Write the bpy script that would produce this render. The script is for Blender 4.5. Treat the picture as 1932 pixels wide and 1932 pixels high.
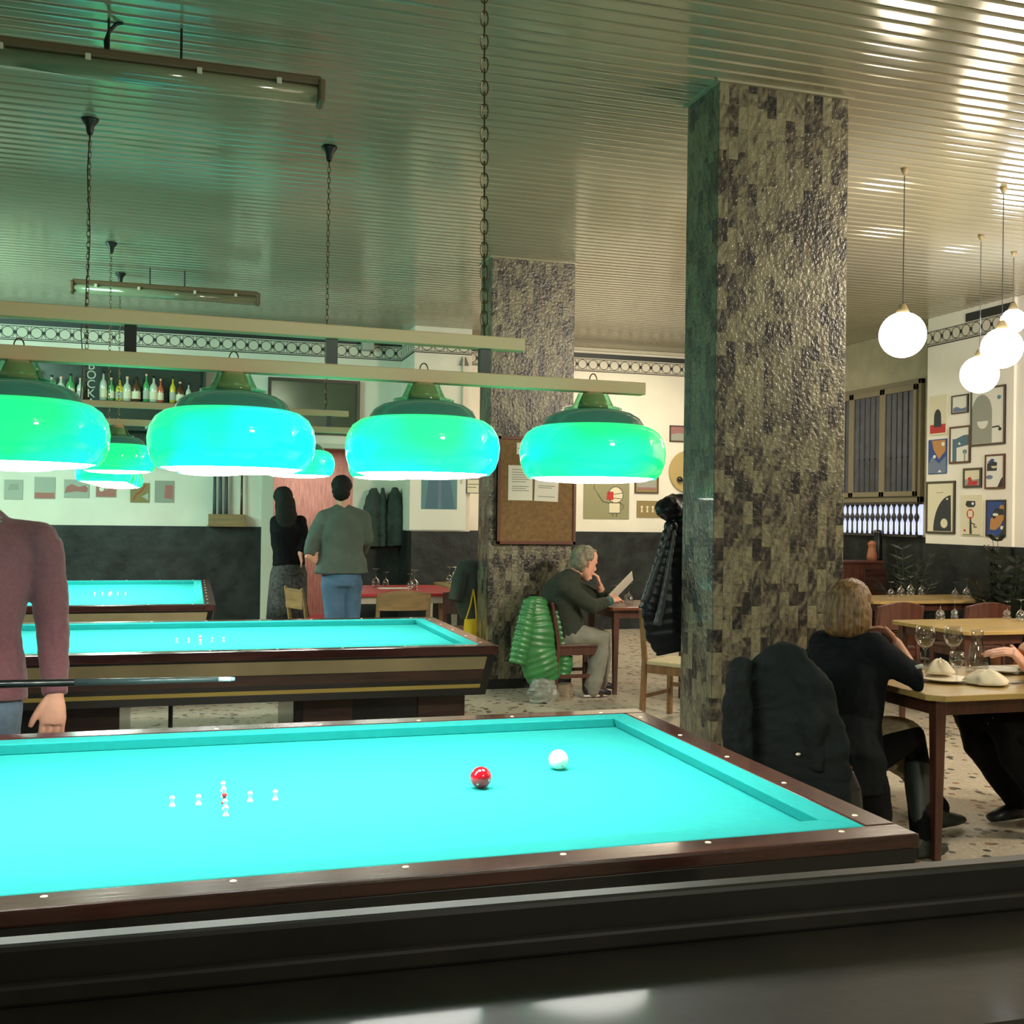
import bpy, bmesh, math, random
from mathutils import Vector, Matrix, Euler
random.seed(7)
for o in list(bpy.data.objects): bpy.data.objects.remove(o)
scn = bpy.context.scene
COL = scn.collection
PI = math.pi

# ---------------------------------------------------------------- camera
EYE = 1.52                                   # camera height above the floor
FPX = 2024.285                               # focal length in pixels of the 1932 px frame
YAW, PITCH, ROLL = math.radians(16.585), math.radians(0.173), math.radians(0.781)
FW = Vector((math.sin(YAW)*math.cos(PITCH), math.cos(YAW)*math.cos(PITCH), math.sin(PITCH)))
R0 = Vector((math.cos(YAW), -math.sin(YAW), 0)); U0 = R0.cross(FW)
RT = R0*math.cos(ROLL) + U0*math.sin(ROLL)
UP = -R0*math.sin(ROLL) + U0*math.cos(ROLL)
CAM = Vector((0, 0, EYE))
cd = bpy.data.cameras.new('camera'); cam = bpy.data.objects.new('camera', cd); COL.objects.link(cam)
cd.sensor_width = 36; cd.lens = 36*FPX/1932; cd.clip_start = 0.05
cam.matrix_world = Matrix(((RT.x, UP.x, -FW.x, 0), (RT.y, UP.y, -FW.y, 0), (RT.z, UP.z, -FW.z, EYE), (0, 0, 0, 1)))
scn.camera = cam

# ---------------------------------------------------------------- world, exposure
w = bpy.data.worlds.new('room_air'); scn.world = w; w.use_nodes = True
w.node_tree.nodes['Background'].inputs[0].default_value = (0.55, 0.62, 0.6, 1)
w.node_tree.nodes['Background'].inputs[1].default_value = 0.05
scn.view_settings.view_transform = 'Standard'; scn.view_settings.look = 'None'
scn.view_settings.gamma = 1; scn.view_settings.use_curve_mapping = False
scn.view_settings.exposure = 1.45
scn.cycles.use_denoising = True
scn.cycles.max_bounces = 8; scn.cycles.diffuse_bounces = 4; scn.cycles.glossy_bounces = 4
scn.cycles.transmission_bounces = 8; scn.cycles.transparent_max_bounces = 12
scn.cycles.caustics_reflective = False; scn.cycles.caustics_refractive = False
scn.cycles.sample_clamp_indirect = 4.0

LAMP_POWER = 15.5          # table lamp diffusers
SHADE_POWER = 0.52         # green glass shades
GLOBE_POWER = 17.0         # white globes of the dining area
def area(name, loc, target, size, power, col, sy=None):
    l = bpy.data.lights.new(name, 'AREA'); l.energy = power; l.color = col; l.size = size
    if sy: l.shape = 'RECTANGLE'; l.size_y = sy
    o = bpy.data.objects.new(name, l); COL.objects.link(o); o.location = loc
    o.rotation_euler = (Vector(target)-Vector(loc)).to_track_quat('-Z', 'Y').to_euler()
    return o
# unseen area lights added as fill; no lamp fittings go with them
area('fill_light_behind', (1.9, -1.1, 3.3), (3.0, 5.0, 1.2), 0.45, 25, (0.96, 1.0, 0.80))  # added fill aimed at the near pillar
area('fill_light_dining', (6.2, 2.8, 3.5), (6.6, 7.5, 1.7), 0.7, 95, (1.0, 0.86, 0.68))  # added fill for the picture wall
area('fill_light_far', (5.4, 11.4, 3.6), (5.2, 12.0, 0), 1.6, 40, (1.0, 0.86, 0.64))
area('corridor_light', (1.6, 15.2, 2.5), (1.6, 15.0, 0), 0.8, 14, (1.0, 0.85, 0.75))
area('fill_light_west', (-3.2, 9.6, 3.3), (0.2, 13.5, 1.6), 1.6, 78, (0.56, 1.0, 0.80))  # added fill that brightens the left of the back wall

# ---------------------------------------------------------------- geometry of the view (points on real planes)
def ray(px, py): return FW + RT*((px-966)/FPX) + UP*((966-py)/FPX)
def seen(px, py, Y=None, X=None, z=None):
    r = ray(px, py)
    if Y is not None: t = Y/r.y
    elif X is not None: t = X/r.x
    else: t = (z-EYE)/r.z
    return CAM + r*t

# ---------------------------------------------------------------- mesh builder
class MB:
    def __init__(s): s.v = []; s.f = []; s.m = []
    def add(s, vs, fs, mi=0):
        n = len(s.v); s.v += [Vector(v) for v in vs]
        for f in fs: s.f.append([i+n for i in f]); s.m.append(mi)
        return s
    def box(s, x0, x1, y0, y1, z0, z1, mi=0, M=None):
        vs = [Vector((x, y, z)) for z in (z0, z1) for y in (y0, y1) for x in (x0, x1)]
        if M: vs = [M @ v for v in vs]
        return s.add(vs, [(0,2,3,1),(4,5,7,6),(0,1,5,4),(2,6,7,3),(0,4,6,2),(1,3,7,5)], mi)
    def prism(s, poly, z0, z1, mi=0, M=None, poly2=None):
        n = len(poly); p2 = poly2 or poly
        vs = [Vector((x, y, z0)) for x, y in poly] + [Vector((x, y, z1)) for x, y in p2]
        if M: vs = [M @ v for v in vs]
        fs = [tuple(range(n))[::-1], tuple(range(n, 2*n))] + [(i, (i+1) % n, n+(i+1) % n, n+i) for i in range(n)]
        return s.add(vs, fs, mi)
    def lathe(s, prof, n=32, c=(0, 0, 0), mi=0, M=None, cap=False):
        c = Vector(c); vs = []
        for r, z in prof:
            for k in range(n):
                a = 2*PI*k/n; vs.append(c+Vector((r*math.cos(a), r*math.sin(a), z)))
        if M: vs = [M @ v for v in vs]
        fs = []
        for i in range(len(prof)-1):
            for k in range(n):
                fs.append((i*n+k, i*n+(k+1) % n, (i+1)*n+(k+1) % n, (i+1)*n+k))
        if cap:
            fs.append(tuple(range(n))[::-1]); fs.append(tuple(range((len(prof)-1)*n, len(prof)*n)))
        return s.add(vs, fs, mi)
    def rings(s, rs, closed=True, mi=0):
        n = len(rs[0]); vs = [p for r in rs for p in r]; fs = []
        for i in range(len(rs)-1):
            for k in range(n): fs.append((i*n+k, i*n+(k+1) % n, (i+1)*n+(k+1) % n, (i+1)*n+k))
        if closed: fs.append(tuple(range(n))[::-1]); fs.append(tuple(range((len(rs)-1)*n, len(rs)*n)))
        return s.add(vs, fs, mi)
    def tube(s, pts, rad, n=8, mi=0):
        pts = [Vector(p) for p in pts]; rs = []
        if not isinstance(rad, (list, tuple)): rad = [rad]*len(pts)
        ref = Vector((0.13, 0.21, 1)).normalized()
        if abs((pts[-1]-pts[0]).normalized().dot(ref)) > 0.9: ref = Vector((1, 0.1, 0)).normalized()
        for i, p in enumerate(pts):
            t = (pts[min(i+1, len(pts)-1)]-pts[max(i-1, 0)]).normalized()
            a = t.cross(ref).normalized(); b = t.cross(a)
            rs.append([p+(a*math.cos(2*PI*k/n)+b*math.sin(2*PI*k/n))*rad[i] for k in range(n)])
        return s.rings(rs, True, mi)
    def loft(s, secs, side, n=14, mi=0):
        """secs: (centre, half width along side, half depth across); oval rings joined into one limb"""
        P = [Vector(q[0]) for q in secs]; rs = []; side = Vector(side).normalized()
        for i, (c, ra, rb) in enumerate(secs):
            t = (P[min(i+1, len(P)-1)]-P[max(i-1, 0)]).normalized()
            a = (side-t*side.dot(t)).normalized(); b = t.cross(a)
            rs.append([P[i]+a*ra*math.cos(2*PI*k/n)+b*rb*math.sin(2*PI*k/n) for k in range(n)])
        return s.rings(rs, True, mi)
    def ball(s, c, r, n=16, mi=0, M=None):
        rx, ry, rz = (r, r, r) if not isinstance(r, (tuple, list)) else r
        c = Vector(c); vs = [c+Vector((0, 0, -rz))]
        m = n//2
        for i in range(1, m):
            a = -PI/2+PI*i/m
            for k in range(n): b = 2*PI*k/n; vs.append(c+Vector((rx*math.cos(a)*math.cos(b), ry*math.cos(a)*math.sin(b), rz*math.sin(a))))
        vs.append(c+Vector((0, 0, rz)))
        if M: vs = [c+M @ (v-c) for v in vs]
        fs = [(0, 1+(k+1) % n, 1+k) for k in range(n)]
        for i in range(m-2):
            for k in range(n): fs.append((1+i*n+k, 1+i*n+(k+1) % n, 1+(i+1)*n+(k+1) % n, 1+(i+1)*n+k))
        L = len(vs)-1
        fs += [(L, 1+(m-2)*n+k, 1+(m-2)*n+(k+1) % n) for k in range(n)]
        return s.add(vs, fs, mi)
    def build(s, name, mats, parent=None, smooth=False, bevel=0, loc=None, remesh=0, subsurf=0, wrinkle=0, wsize=0.12, smoothing=0):
        me = bpy.data.meshes.new(name); org = Vector(loc) if loc else Vector((0, 0, 0))
        me.from_pydata([tuple(v-org) for v in s.v], [], s.f); me.update()
        if not isinstance(mats, (list, tuple)): mats = [mats]
        for m in mats: me.materials.append(m)
        for p, mi in zip(me.polygons, s.m): p.material_index = mi; p.use_smooth = smooth
        bm = bmesh.new(); bm.from_mesh(me); bmesh.ops.recalc_face_normals(bm, faces=bm.faces); bm.to_mesh(me); bm.free()
        o = bpy.data.objects.new(name, me); COL.objects.link(o); o.location = org
        if parent: o.parent = parent; o.location = org
        if bevel:
            b = o.modifiers.new('bevel', 'BEVEL'); b.width = bevel; b.segments = 2; b.limit_method = 'ANGLE'; b.angle_limit = 0.6
        if remesh:
            r = o.modifiers.new('remesh', 'REMESH'); r.mode = 'VOXEL'; r.voxel_size = remesh; r.use_smooth_shade = True
        if smoothing:
            r = o.modifiers.new('smooth', 'SMOOTH'); r.factor = 0.5; r.iterations = smoothing
        if subsurf:
            r = o.modifiers.new('subsurf', 'SUBSURF'); r.levels = subsurf; r.render_levels = subsurf
        if wrinkle:
            t = bpy.data.textures.new('folds', 'CLOUDS'); t.noise_scale = wsize
            d = o.modifiers.new('folds', 'DISPLACE'); d.texture = t; d.strength = wrinkle; d.mid_level = 0.5; d.texture_coords = 'LOCAL'
        return o

def tag(o, label=None, cat=None, group=None, kind=None):
    if label: o['label'] = label
    if cat: o['category'] = cat
    if group: o['group'] = group
    if kind: o['kind'] = kind
    return o
def empty(name, loc=(0, 0, 0), rz=0, label=None, cat=None, group=None):
    o = bpy.data.objects.new(name, None); o.empty_display_size = 0.1; COL.objects.link(o)
    o.location = loc; o.rotation_euler = (0, 0, rz)
    return tag(o, label, cat, group)
def copy_tree(o, parent=None):
    c = o.copy(); COL.objects.link(c)
    if parent: c.parent = parent
    for ch in list(o.children): copy_tree(ch, c)
    return c
def struct(o): o['kind'] = 'structure'; return o

# ---------------------------------------------------------------- materials
def nt(m): return m.node_tree.nodes, m.node_tree.links
def mat(name, col, rough=0.5, metal=0.0, spec=0.5, var=0.0, vscale=6, bump=0.0, bscale=40, coat=0.0, emit=None, es=0.0, stretch=(1, 1, 1), sheen=0.0):
    m = bpy.data.materials.new(name); m.use_nodes = True; N, L = nt(m)
    b = N['Principled BSDF']; b.inputs['Base Color'].default_value = (*col, 1)
    b.inputs['Roughness'].default_value = rough; b.inputs['Metallic'].default_value = metal
    b.inputs['Specular IOR Level'].default_value = spec; b.inputs['Coat Weight'].default_value = coat
    b.inputs['Coat Roughness'].default_value = 0.08
    if sheen: b.inputs['Sheen Weight'].default_value = sheen
    if emit: b.inputs['Emission Color'].default_value = (*emit, 1); b.inputs['Emission Strength'].default_value = es
    if var or bump:
        tc = N.new('ShaderNodeTexCoord'); mp = N.new('ShaderNodeMapping'); mp.inputs['Scale'].default_value = stretch
        L.new(tc.outputs['Object'], mp.inputs['Vector'])
    if var:
        n = N.new('ShaderNodeTexNoise'); n.inputs['Scale'].default_value = vscale; n.inputs['Detail'].default_value = 6
        L.new(mp.outputs[0], n.inputs['Vector'])
        cr = N.new('ShaderNodeValToRGB'); cr.color_ramp.elements[0].position = 0.3; cr.color_ramp.elements[1].position = 0.7
        cr.color_ramp.elements[0].color = (*[c*(1-var) for c in col], 1); cr.color_ramp.elements[1].color = (*[min(1, c*(1+var)) for c in col], 1)
        L.new(n.outputs['Fac'], cr.inputs[0]); L.new(cr.outputs[0], b.inputs['Base Color'])
    if bump:
        n = N.new('ShaderNodeTexNoise'); n.inputs['Scale'].default_value = bscale; n.inputs['Detail'].default_value = 4
        L.new(mp.outputs[0], n.inputs['Vector'])
        bp = N.new('ShaderNodeBump'); bp.inputs['Strength'].default_value = bump; bp.inputs['Distance'].default_value = 0.01
        L.new(n.outputs['Fac'], bp.inputs['Height']); L.new(bp.outputs[0], b.inputs['Normal'])
    return m
def glassmat(name, col=(1, 1, 1), rough=0.0, ior=1.45):
    m = bpy.data.materials.new(name); m.use_nodes = True; b = m.node_tree.nodes['Principled BSDF']
    b.inputs['Base Color'].default_value = (*col, 1); b.inputs['Transmission Weight'].default_value = 1
    b.inputs['Roughness'].default_value = rough; b.inputs['IOR'].default_value = ior
    return m
def thin_glass(name, col=(1, 1, 1)):
    m = bpy.data.materials.new(name); m.use_nodes = True; N, L = m.node_tree.nodes, m.node_tree.links; N.remove(N['Principled BSDF'])
    t = N.new('ShaderNodeBsdfTransparent'); t.inputs[0].default_value = (*[c*.93 for c in col], 1)
    g = N.new('ShaderNodeBsdfGlossy'); g.inputs['Roughness'].default_value = 0.03
    lw = N.new('ShaderNodeLayerWeight'); lw.inputs['Blend'].default_value = 0.5
    pw = N.new('ShaderNodeMath'); pw.operation = 'POWER'; L.new(lw.outputs['Facing'], pw.inputs[0]); pw.inputs[1].default_value = 2.6
    ml = N.new('ShaderNodeMath'); ml.operation = 'MULTIPLY_ADD'; L.new(pw.outputs[0], ml.inputs[0]); ml.inputs[1].default_value = 0.7; ml.inputs[2].default_value = 0.10
    mx = N.new('ShaderNodeMixShader'); L.new(ml.outputs[0], mx.inputs[0]); L.new(t.outputs[0], mx.inputs[1]); L.new(g.outputs[0], mx.inputs[2])
    L.new(mx.outputs[0], N['Material Output'].inputs[0]); return m
def wood(name, col, rough=0.35, coat=0.3, axis=0, dark=0.55):
    st = [9, 9, 9]; st[axis] = 0.9
    return mat(name, col, rough=rough, coat=coat, var=dark, vscale=3.2, stretch=tuple(st), bump=0.05, bscale=12)
def m_math(N, L, op, a, b=None, c=None):
    n = N.new('ShaderNodeMath'); n.operation = op
    for i, v in enumerate((a, b, c)):
        if v is None: continue
        if isinstance(v, (int, float)): n.inputs[i].default_value = v
        else: L.new(v, n.inputs[i])
    return n.outputs[0]

M = {}
M['white_wall'] = mat('white_wall', (0.78, 0.74, 0.64), 0.7, var=0.06, vscale=2.5)
M['white_panel'] = mat('white_panel', (0.84, 0.79, 0.70), 0.6, var=0.05, vscale=2)
M['dado'] = mat('dark_dado', (0.011, 0.015, 0.014), 0.5, spec=0.4, var=0.85, vscale=4.5, bump=0.8, bscale=8)
M['cream_paint'] = mat('cream_paint', (0.62, 0.58, 0.47), 0.5)
M['jamb'] = mat('pale_jamb', (0.55, 0.56, 0.46), 0.5)
M['black_band'] = mat('black_band', (0.02, 0.025, 0.025), 0.5)
M['mahogany'] = wood('mahogany', (0.050, 0.013, 0.011), 0.25, 0.6, 0)
M['mahogany_y'] = wood('mahogany_across', (0.050, 0.013, 0.011), 0.25, 0.6, 1)
M['redwood'] = wood('red_brown_wood', (0.16, 0.045, 0.022), 0.3, 0.5, 0)
M['black_body'] = mat('black_lacquer', (0.006, 0.006, 0.007), 0.3, coat=0.3, var=0.3)
M['beige_band'] = mat('beige_band', (0.30, 0.24, 0.13), 0.45, var=0.1)
M['brown_band'] = wood('brown_band', (0.045, 0.018, 0.012), 0.35, 0.3)
M['gold_strip'] = mat('gold_strip', (0.48, 0.36, 0.10), 0.35, metal=0.3)
M['ivory'] = mat('ivory', (0.85, 0.78, 0.62), 0.3)
M['felt'] = mat('turquoise_felt', (0.030, 0.42, 0.41), 0.95, spec=0.08, var=0.04, vscale=40, bump=0.03, bscale=400)
M['pin_white'] = mat('pin_white', (0.9, 0.86, 0.82), 0.3)
M['pin_red'] = mat('pin_red', (0.7, 0.03, 0.04), 0.3)
M['ball_white'] = mat('ball_white', (0.9, 0.86, 0.68), 0.08, coat=0.6)
M['ball_red'] = mat('ball_red', (0.62, 0.008, 0.02), 0.08, coat=0.6)
M['bar_beige'] = mat('bar_beige', (0.74, 0.58, 0.36), 0.5)
M['dark_metal'] = mat('dark_metal', (0.03, 0.035, 0.035), 0.4, metal=0.6)
M['chain_metal'] = mat('chain_metal', (0.12, 0.09, 0.05), 0.4, metal=0.8)
M['brass_cone'] = mat('olive_cone', (0.90, 0.50, 0.33), 0.3)
M['glow_white'] = mat('glow_white', (1, 1, 1), 0.5, emit=(1, 0.98, 0.9), es=LAMP_POWER)
M['globe'] = mat('globe_opal', (1, 1, 1), 0.3, emit=(1.0, 0.87, 0.68), es=GLOBE_POWER)
M['globe_cool'] = mat('globe_cool', (1, 1, 1), 0.3, emit=(0.72, 0.82, 1.0), es=22)
M['clear'] = thin_glass('clear_glass')
M['collar_glass'] = thin_glass('green_tinted_glass', (0.55, 0.95, 0.72))
M['brown_case'] = mat('brown_case', (0.13, 0.08, 0.04), 0.5)
M['tube_white'] = mat('tube_cover', (0.20, 0.22, 0.14), 0.12, coat=0.5)
M['oak'] = wood('light_oak', (0.26, 0.17, 0.07), 0.4, 0.2, 0, 0.25)
M['honey'] = wood('honey_wood', (0.20, 0.10, 0.035), 0.4, 0.3, 2, 0.3)
M['darkred_wood'] = wood('dark_red_wood', (0.075, 0.024, 0.014), 0.4, 0.3, 2, 0.35)
M['seat_cream'] = mat('seat_cream', (0.5, 0.42, 0.24), 0.7, bump=0.3, bscale=60)
M['red_top'] = mat('red_tabletop', (0.55, 0.035, 0.04), 0.35)
M['table_yellow'] = wood('table_yellow', (0.40, 0.27, 0.09), 0.35, 0.3, 0, 0.18)
M['paper'] = mat('paper', (0.74, 0.73, 0.64), 0.7)
M['napkin'] = mat('napkin', (0.72, 0.64, 0.48), 0.8, var=0.12, vscale=12)
M['skin'] = mat('skin', (0.72, 0.37, 0.26), 0.5, var=0.1, vscale=14)
M['skin2'] = mat('skin_tan', (0.42, 0.19, 0.11), 0.5, var=0.1, vscale=14)
M['maroon'] = mat('maroon_wool', (0.20, 0.075, 0.09), 0.9, var=0.12, vscale=60, sheen=0.3, bump=0.2, bscale=120)
M['collar_grey'] = mat('collar_grey', (0.22, 0.26, 0.23), 0.9)
M['jeans'] = mat('jeans', (0.12, 0.17, 0.23), 0.85, var=0.15, vscale=30)
M['jeans_blue'] = mat('jeans_blue', (0.07, 0.15, 0.25), 0.85, var=0.3, vscale=5)
M['green_shirt'] = mat('grey_green_jacket', (0.085, 0.115, 0.095), 0.85, var=0.15, vscale=8)
M['olive'] = mat('olive_sweater', (0.026, 0.034, 0.022), 0.9, var=0.1, vscale=20)
M['grey_trousers'] = mat('grey_trousers', (0.21, 0.21, 0.17), 0.85, var=0.1, vscale=15)
M['navy'] = mat('dark_navy_knit', (0.005, 0.007, 0.009), 0.85, spec=0.15, var=0.2, vscale=10)
M['black_cloth'] = mat('black_cloth', (0.0035, 0.0035, 0.0045), 0.8, spec=0.15, var=0.2, vscale=10)
M['charcoal'] = mat('charcoal_coat', (0.009, 0.012, 0.012), 0.85, spec=0.2, var=0.2, vscale=8)
M['charcoal_green'] = mat('charcoal_green', (0.04, 0.055, 0.045), 0.85, var=0.2, vscale=8)
M['puffer_green'] = mat('puffer_green', (0.035, 0.19, 0.055), 0.35, var=0.25, vscale=9)
M['puffer_dark'] = mat('puffer_dark', (0.005, 0.008, 0.012), 0.4, spec=0.35)
M['puffer_painted_sheen'] = mat('puffer_painted_sheen', (0.06, 0.07, 0.08), 0.4)  # lighter grey painted in for the sheen on the dark quilting
M['hair_dark'] = mat('hair_dark', (0.012, 0.014, 0.012), 0.7, spec=0.2, bump=0.5, bscale=60)
M['hair_grey'] = mat('hair_grey', (0.19, 0.175, 0.12), 0.6, var=0.4, vscale=25, bump=0.5, bscale=50)
M['hair_blond'] = mat('hair_blond', (0.16, 0.085, 0.030), 0.45, var=0.75, vscale=9, stretch=(9, 9, 0.6), bump=0.5, bscale=20)
M['eye'] = mat('eye_dark', (0.02, 0.015, 0.01), 0.2)
M['shoe'] = mat('shoe_black', (0.012, 0.012, 0.013), 0.4)
M['shoe_sole'] = mat('shoe_sole', (0.6, 0.58, 0.52), 0.6)
M['boot'] = mat('boot_dark_green', (0.016, 0.024, 0.018), 0.5)
M['skirt_light'] = mat('skirt_light', (0.36, 0.28, 0.17), 0.8, var=0.25, vscale=40)
M['skirt_pattern'] = mat('skirt_pattern', (0.03, 0.033, 0.03), 0.8, var=0.9, vscale=38)
M['yellow'] = mat('yellow_cloth', (0.75, 0.5, 0.02), 0.8)
M['plastic_grey'] = mat('plastic_bag', (0.22, 0.24, 0.2), 0.35, var=0.2)
M['leather'] = mat('leather_bag', (0.02, 0.02, 0.02), 0.25, coat=0.4)
M['cork'] = mat('cork', (0.21, 0.125, 0.05), 0.85, var=0.2, vscale=35, bump=0.2, bscale=200)
M['frame_red'] = mat('frame_redbrown', (0.12, 0.035, 0.015), 0.4)
M['frame_dark'] = mat('frame_dark', (0.06, 0.045, 0.03), 0.4)
M['ledge'] = mat('dark_ledge', (0.014, 0.011, 0.008), 0.58, spec=0.4, var=0.35, vscale=7, bump=0.08, bscale=25, coat=0.1)
M['ledge_lip'] = mat('dark_ledge_lip', (0.016, 0.014, 0.011), 0.5, spec=0.4, var=0.3, vscale=5)
M['pink'] = mat('pink_curtain', (0.42, 0.25, 0.20), 0.8, var=0.3, vscale=9, stretch=(6, 1, 0.5))
M['red_floor'] = mat('red_floor', (0.3, 0.05, 0.05), 0.5)
M['mirror_dark'] = mat('mirror_dark', (0.10, 0.12, 0.08), 0.12, metal=0.3, var=0.3, vscale=1.5)
M['cabinet_dark'] = mat('cabinet_dark', (0.02, 0.035, 0.025), 0.3, var=0.3)
M['tan_frame'] = mat('window_frame_tan', (0.19, 0.16, 0.10), 0.5)
M['night'] = mat('night_glass', (0.045, 0.055, 0.08), 0.2, spec=0.5, var=0.3)
M['iron'] = mat('iron_bars', (0.05, 0.045, 0.04), 0.5, metal=0.4)
M['frost'] = mat('frosted_pane', (0.55, 0.58, 0.68), 0.5, emit=(0.65, 0.72, 1.0), es=0.32)  # glow put into the pane for the light behind it
M['leaf'] = mat('leaf', (0.008, 0.013, 0.005), 0.5, var=0.4)
M['terracotta'] = mat('terracotta', (0.3, 0.11, 0.05), 0.7)
def flat(name, c): 
    if name not in M: M[name] = mat(name, c, 0.7)
    return M[name]

# green glass shade: emission stands in for the bulb, its saturated glow painted as green-cyan drift
def shade_mat(name, a, b_, seed):
    m = bpy.data.materials.new(name); m.use_nodes = True; N, L = nt(m); b = N['Principled BSDF']
    tc = N.new('ShaderNodeTexCoord'); mp = N.new('ShaderNodeMapping'); mp.inputs['Location'].default_value = (seed*3.1, seed*1.7, seed)
    n = N.new('ShaderNodeTexNoise'); n.inputs['Scale'].default_value = 3.2; n.inputs['Detail'].default_value = 1
    cr = N.new('ShaderNodeValToRGB'); cr.color_ramp.elements[0].position = 0.44; cr.color_ramp.elements[1].position = 0.62
    cr.color_ramp.elements[0].color = (*a, 1); cr.color_ramp.elements[1].color = (*b_, 1)
    L.new(tc.outputs['Object'], mp.inputs[0]); L.new(mp.outputs[0], n.inputs['Vector']); L.new(n.outputs['Fac'], cr.inputs[0])
    L.new(cr.outputs[0], b.inputs['Base Color']); L.new(cr.outputs[0], b.inputs['Emission Color'])
    b.inputs['Emission Strength'].default_value = SHADE_POWER; b.inputs['Roughness'].default_value = 0.06
    b.inputs['Coat Weight'].default_value = 0.5
    return m
M['shade0'] = shade_mat('green_glass_a', (0.01, 0.85, 0.30), (0.01, 0.80, 0.80), 0)
M['shade1'] = shade_mat('green_glass_b', (0.02, 0.85, 0.26), (0.01, 0.78, 0.66), 1)
M['shade2'] = shade_mat('green_glass_c', (0.01, 0.80, 0.20), (0.01, 0.80, 0.44), 2)
M['dome'] = mat('green_glass_dome', (0.035, 0.11, 0.085), 0.1, coat=0.5, emit=(0.05, 0.25, 0.16), es=0.10)

# terrazzo floor
def terrazzo():
    m = bpy.data.materials.new('terrazzo'); m.use_nodes = True; N, L = nt(m); b = N['Principled BSDF']
    tc = N.new('ShaderNodeTexCoord')
    v = N.new('ShaderNodeTexVoronoi'); v.inputs['Scale'].default_value = 16; L.new(tc.outputs['Object'], v.inputs['Vector'])
    wn = N.new('ShaderNodeTexWhiteNoise'); L.new(v.outputs['Position'], wn.inputs['Vector'])
    v.feature = 'F1'
    c = m_math(N, L, 'MULTIPLY', m_math(N, L, 'LESS_THAN', v.outputs['Distance'], 0.36), m_math(N, L, 'LESS_THAN', wn.outputs['Value'], 0.5))
    r = N.new('ShaderNodeValToRGB'); e = r.color_ramp.elements
    e[0].position = 0; e[0].color = (0.03, 0.035, 0.035, 1); e[1].position = 0.42; e[1].color = (0.25, 0.13, 0.07, 1)
    k = e.new(0.2); k.color = (0.1, 0.1, 0.08, 1)
    L.new(wn.outputs['Value'], r.inputs[0])
    v2 = N.new('ShaderNodeTexVoronoi'); v2.inputs['Scale'].default_value = 60; L.new(tc.outputs['Object'], v2.inputs['Vector'])
    r2 = N.new('ShaderNodeValToRGB'); r2.color_ramp.elements[0].color = (0.34, 0.28, 0.20, 1); r2.color_ramp.elements[1].color = (0.56, 0.5, 0.4, 1)
    L.new(v2.outputs['Distance'], r2.inputs[0])
    mx = N.new('ShaderNodeMix'); mx.data_type = 'RGBA'; L.new(c, mx.inputs[0]); L.new(r2.outputs[0], mx.inputs[6]); L.new(r.outputs[0], mx.inputs[7])
    L.new(mx.outputs[2], b.inputs['Base Color']); b.inputs['Roughness'].default_value = 0.3
    return m
M['terrazzo'] = terrazzo()

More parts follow.
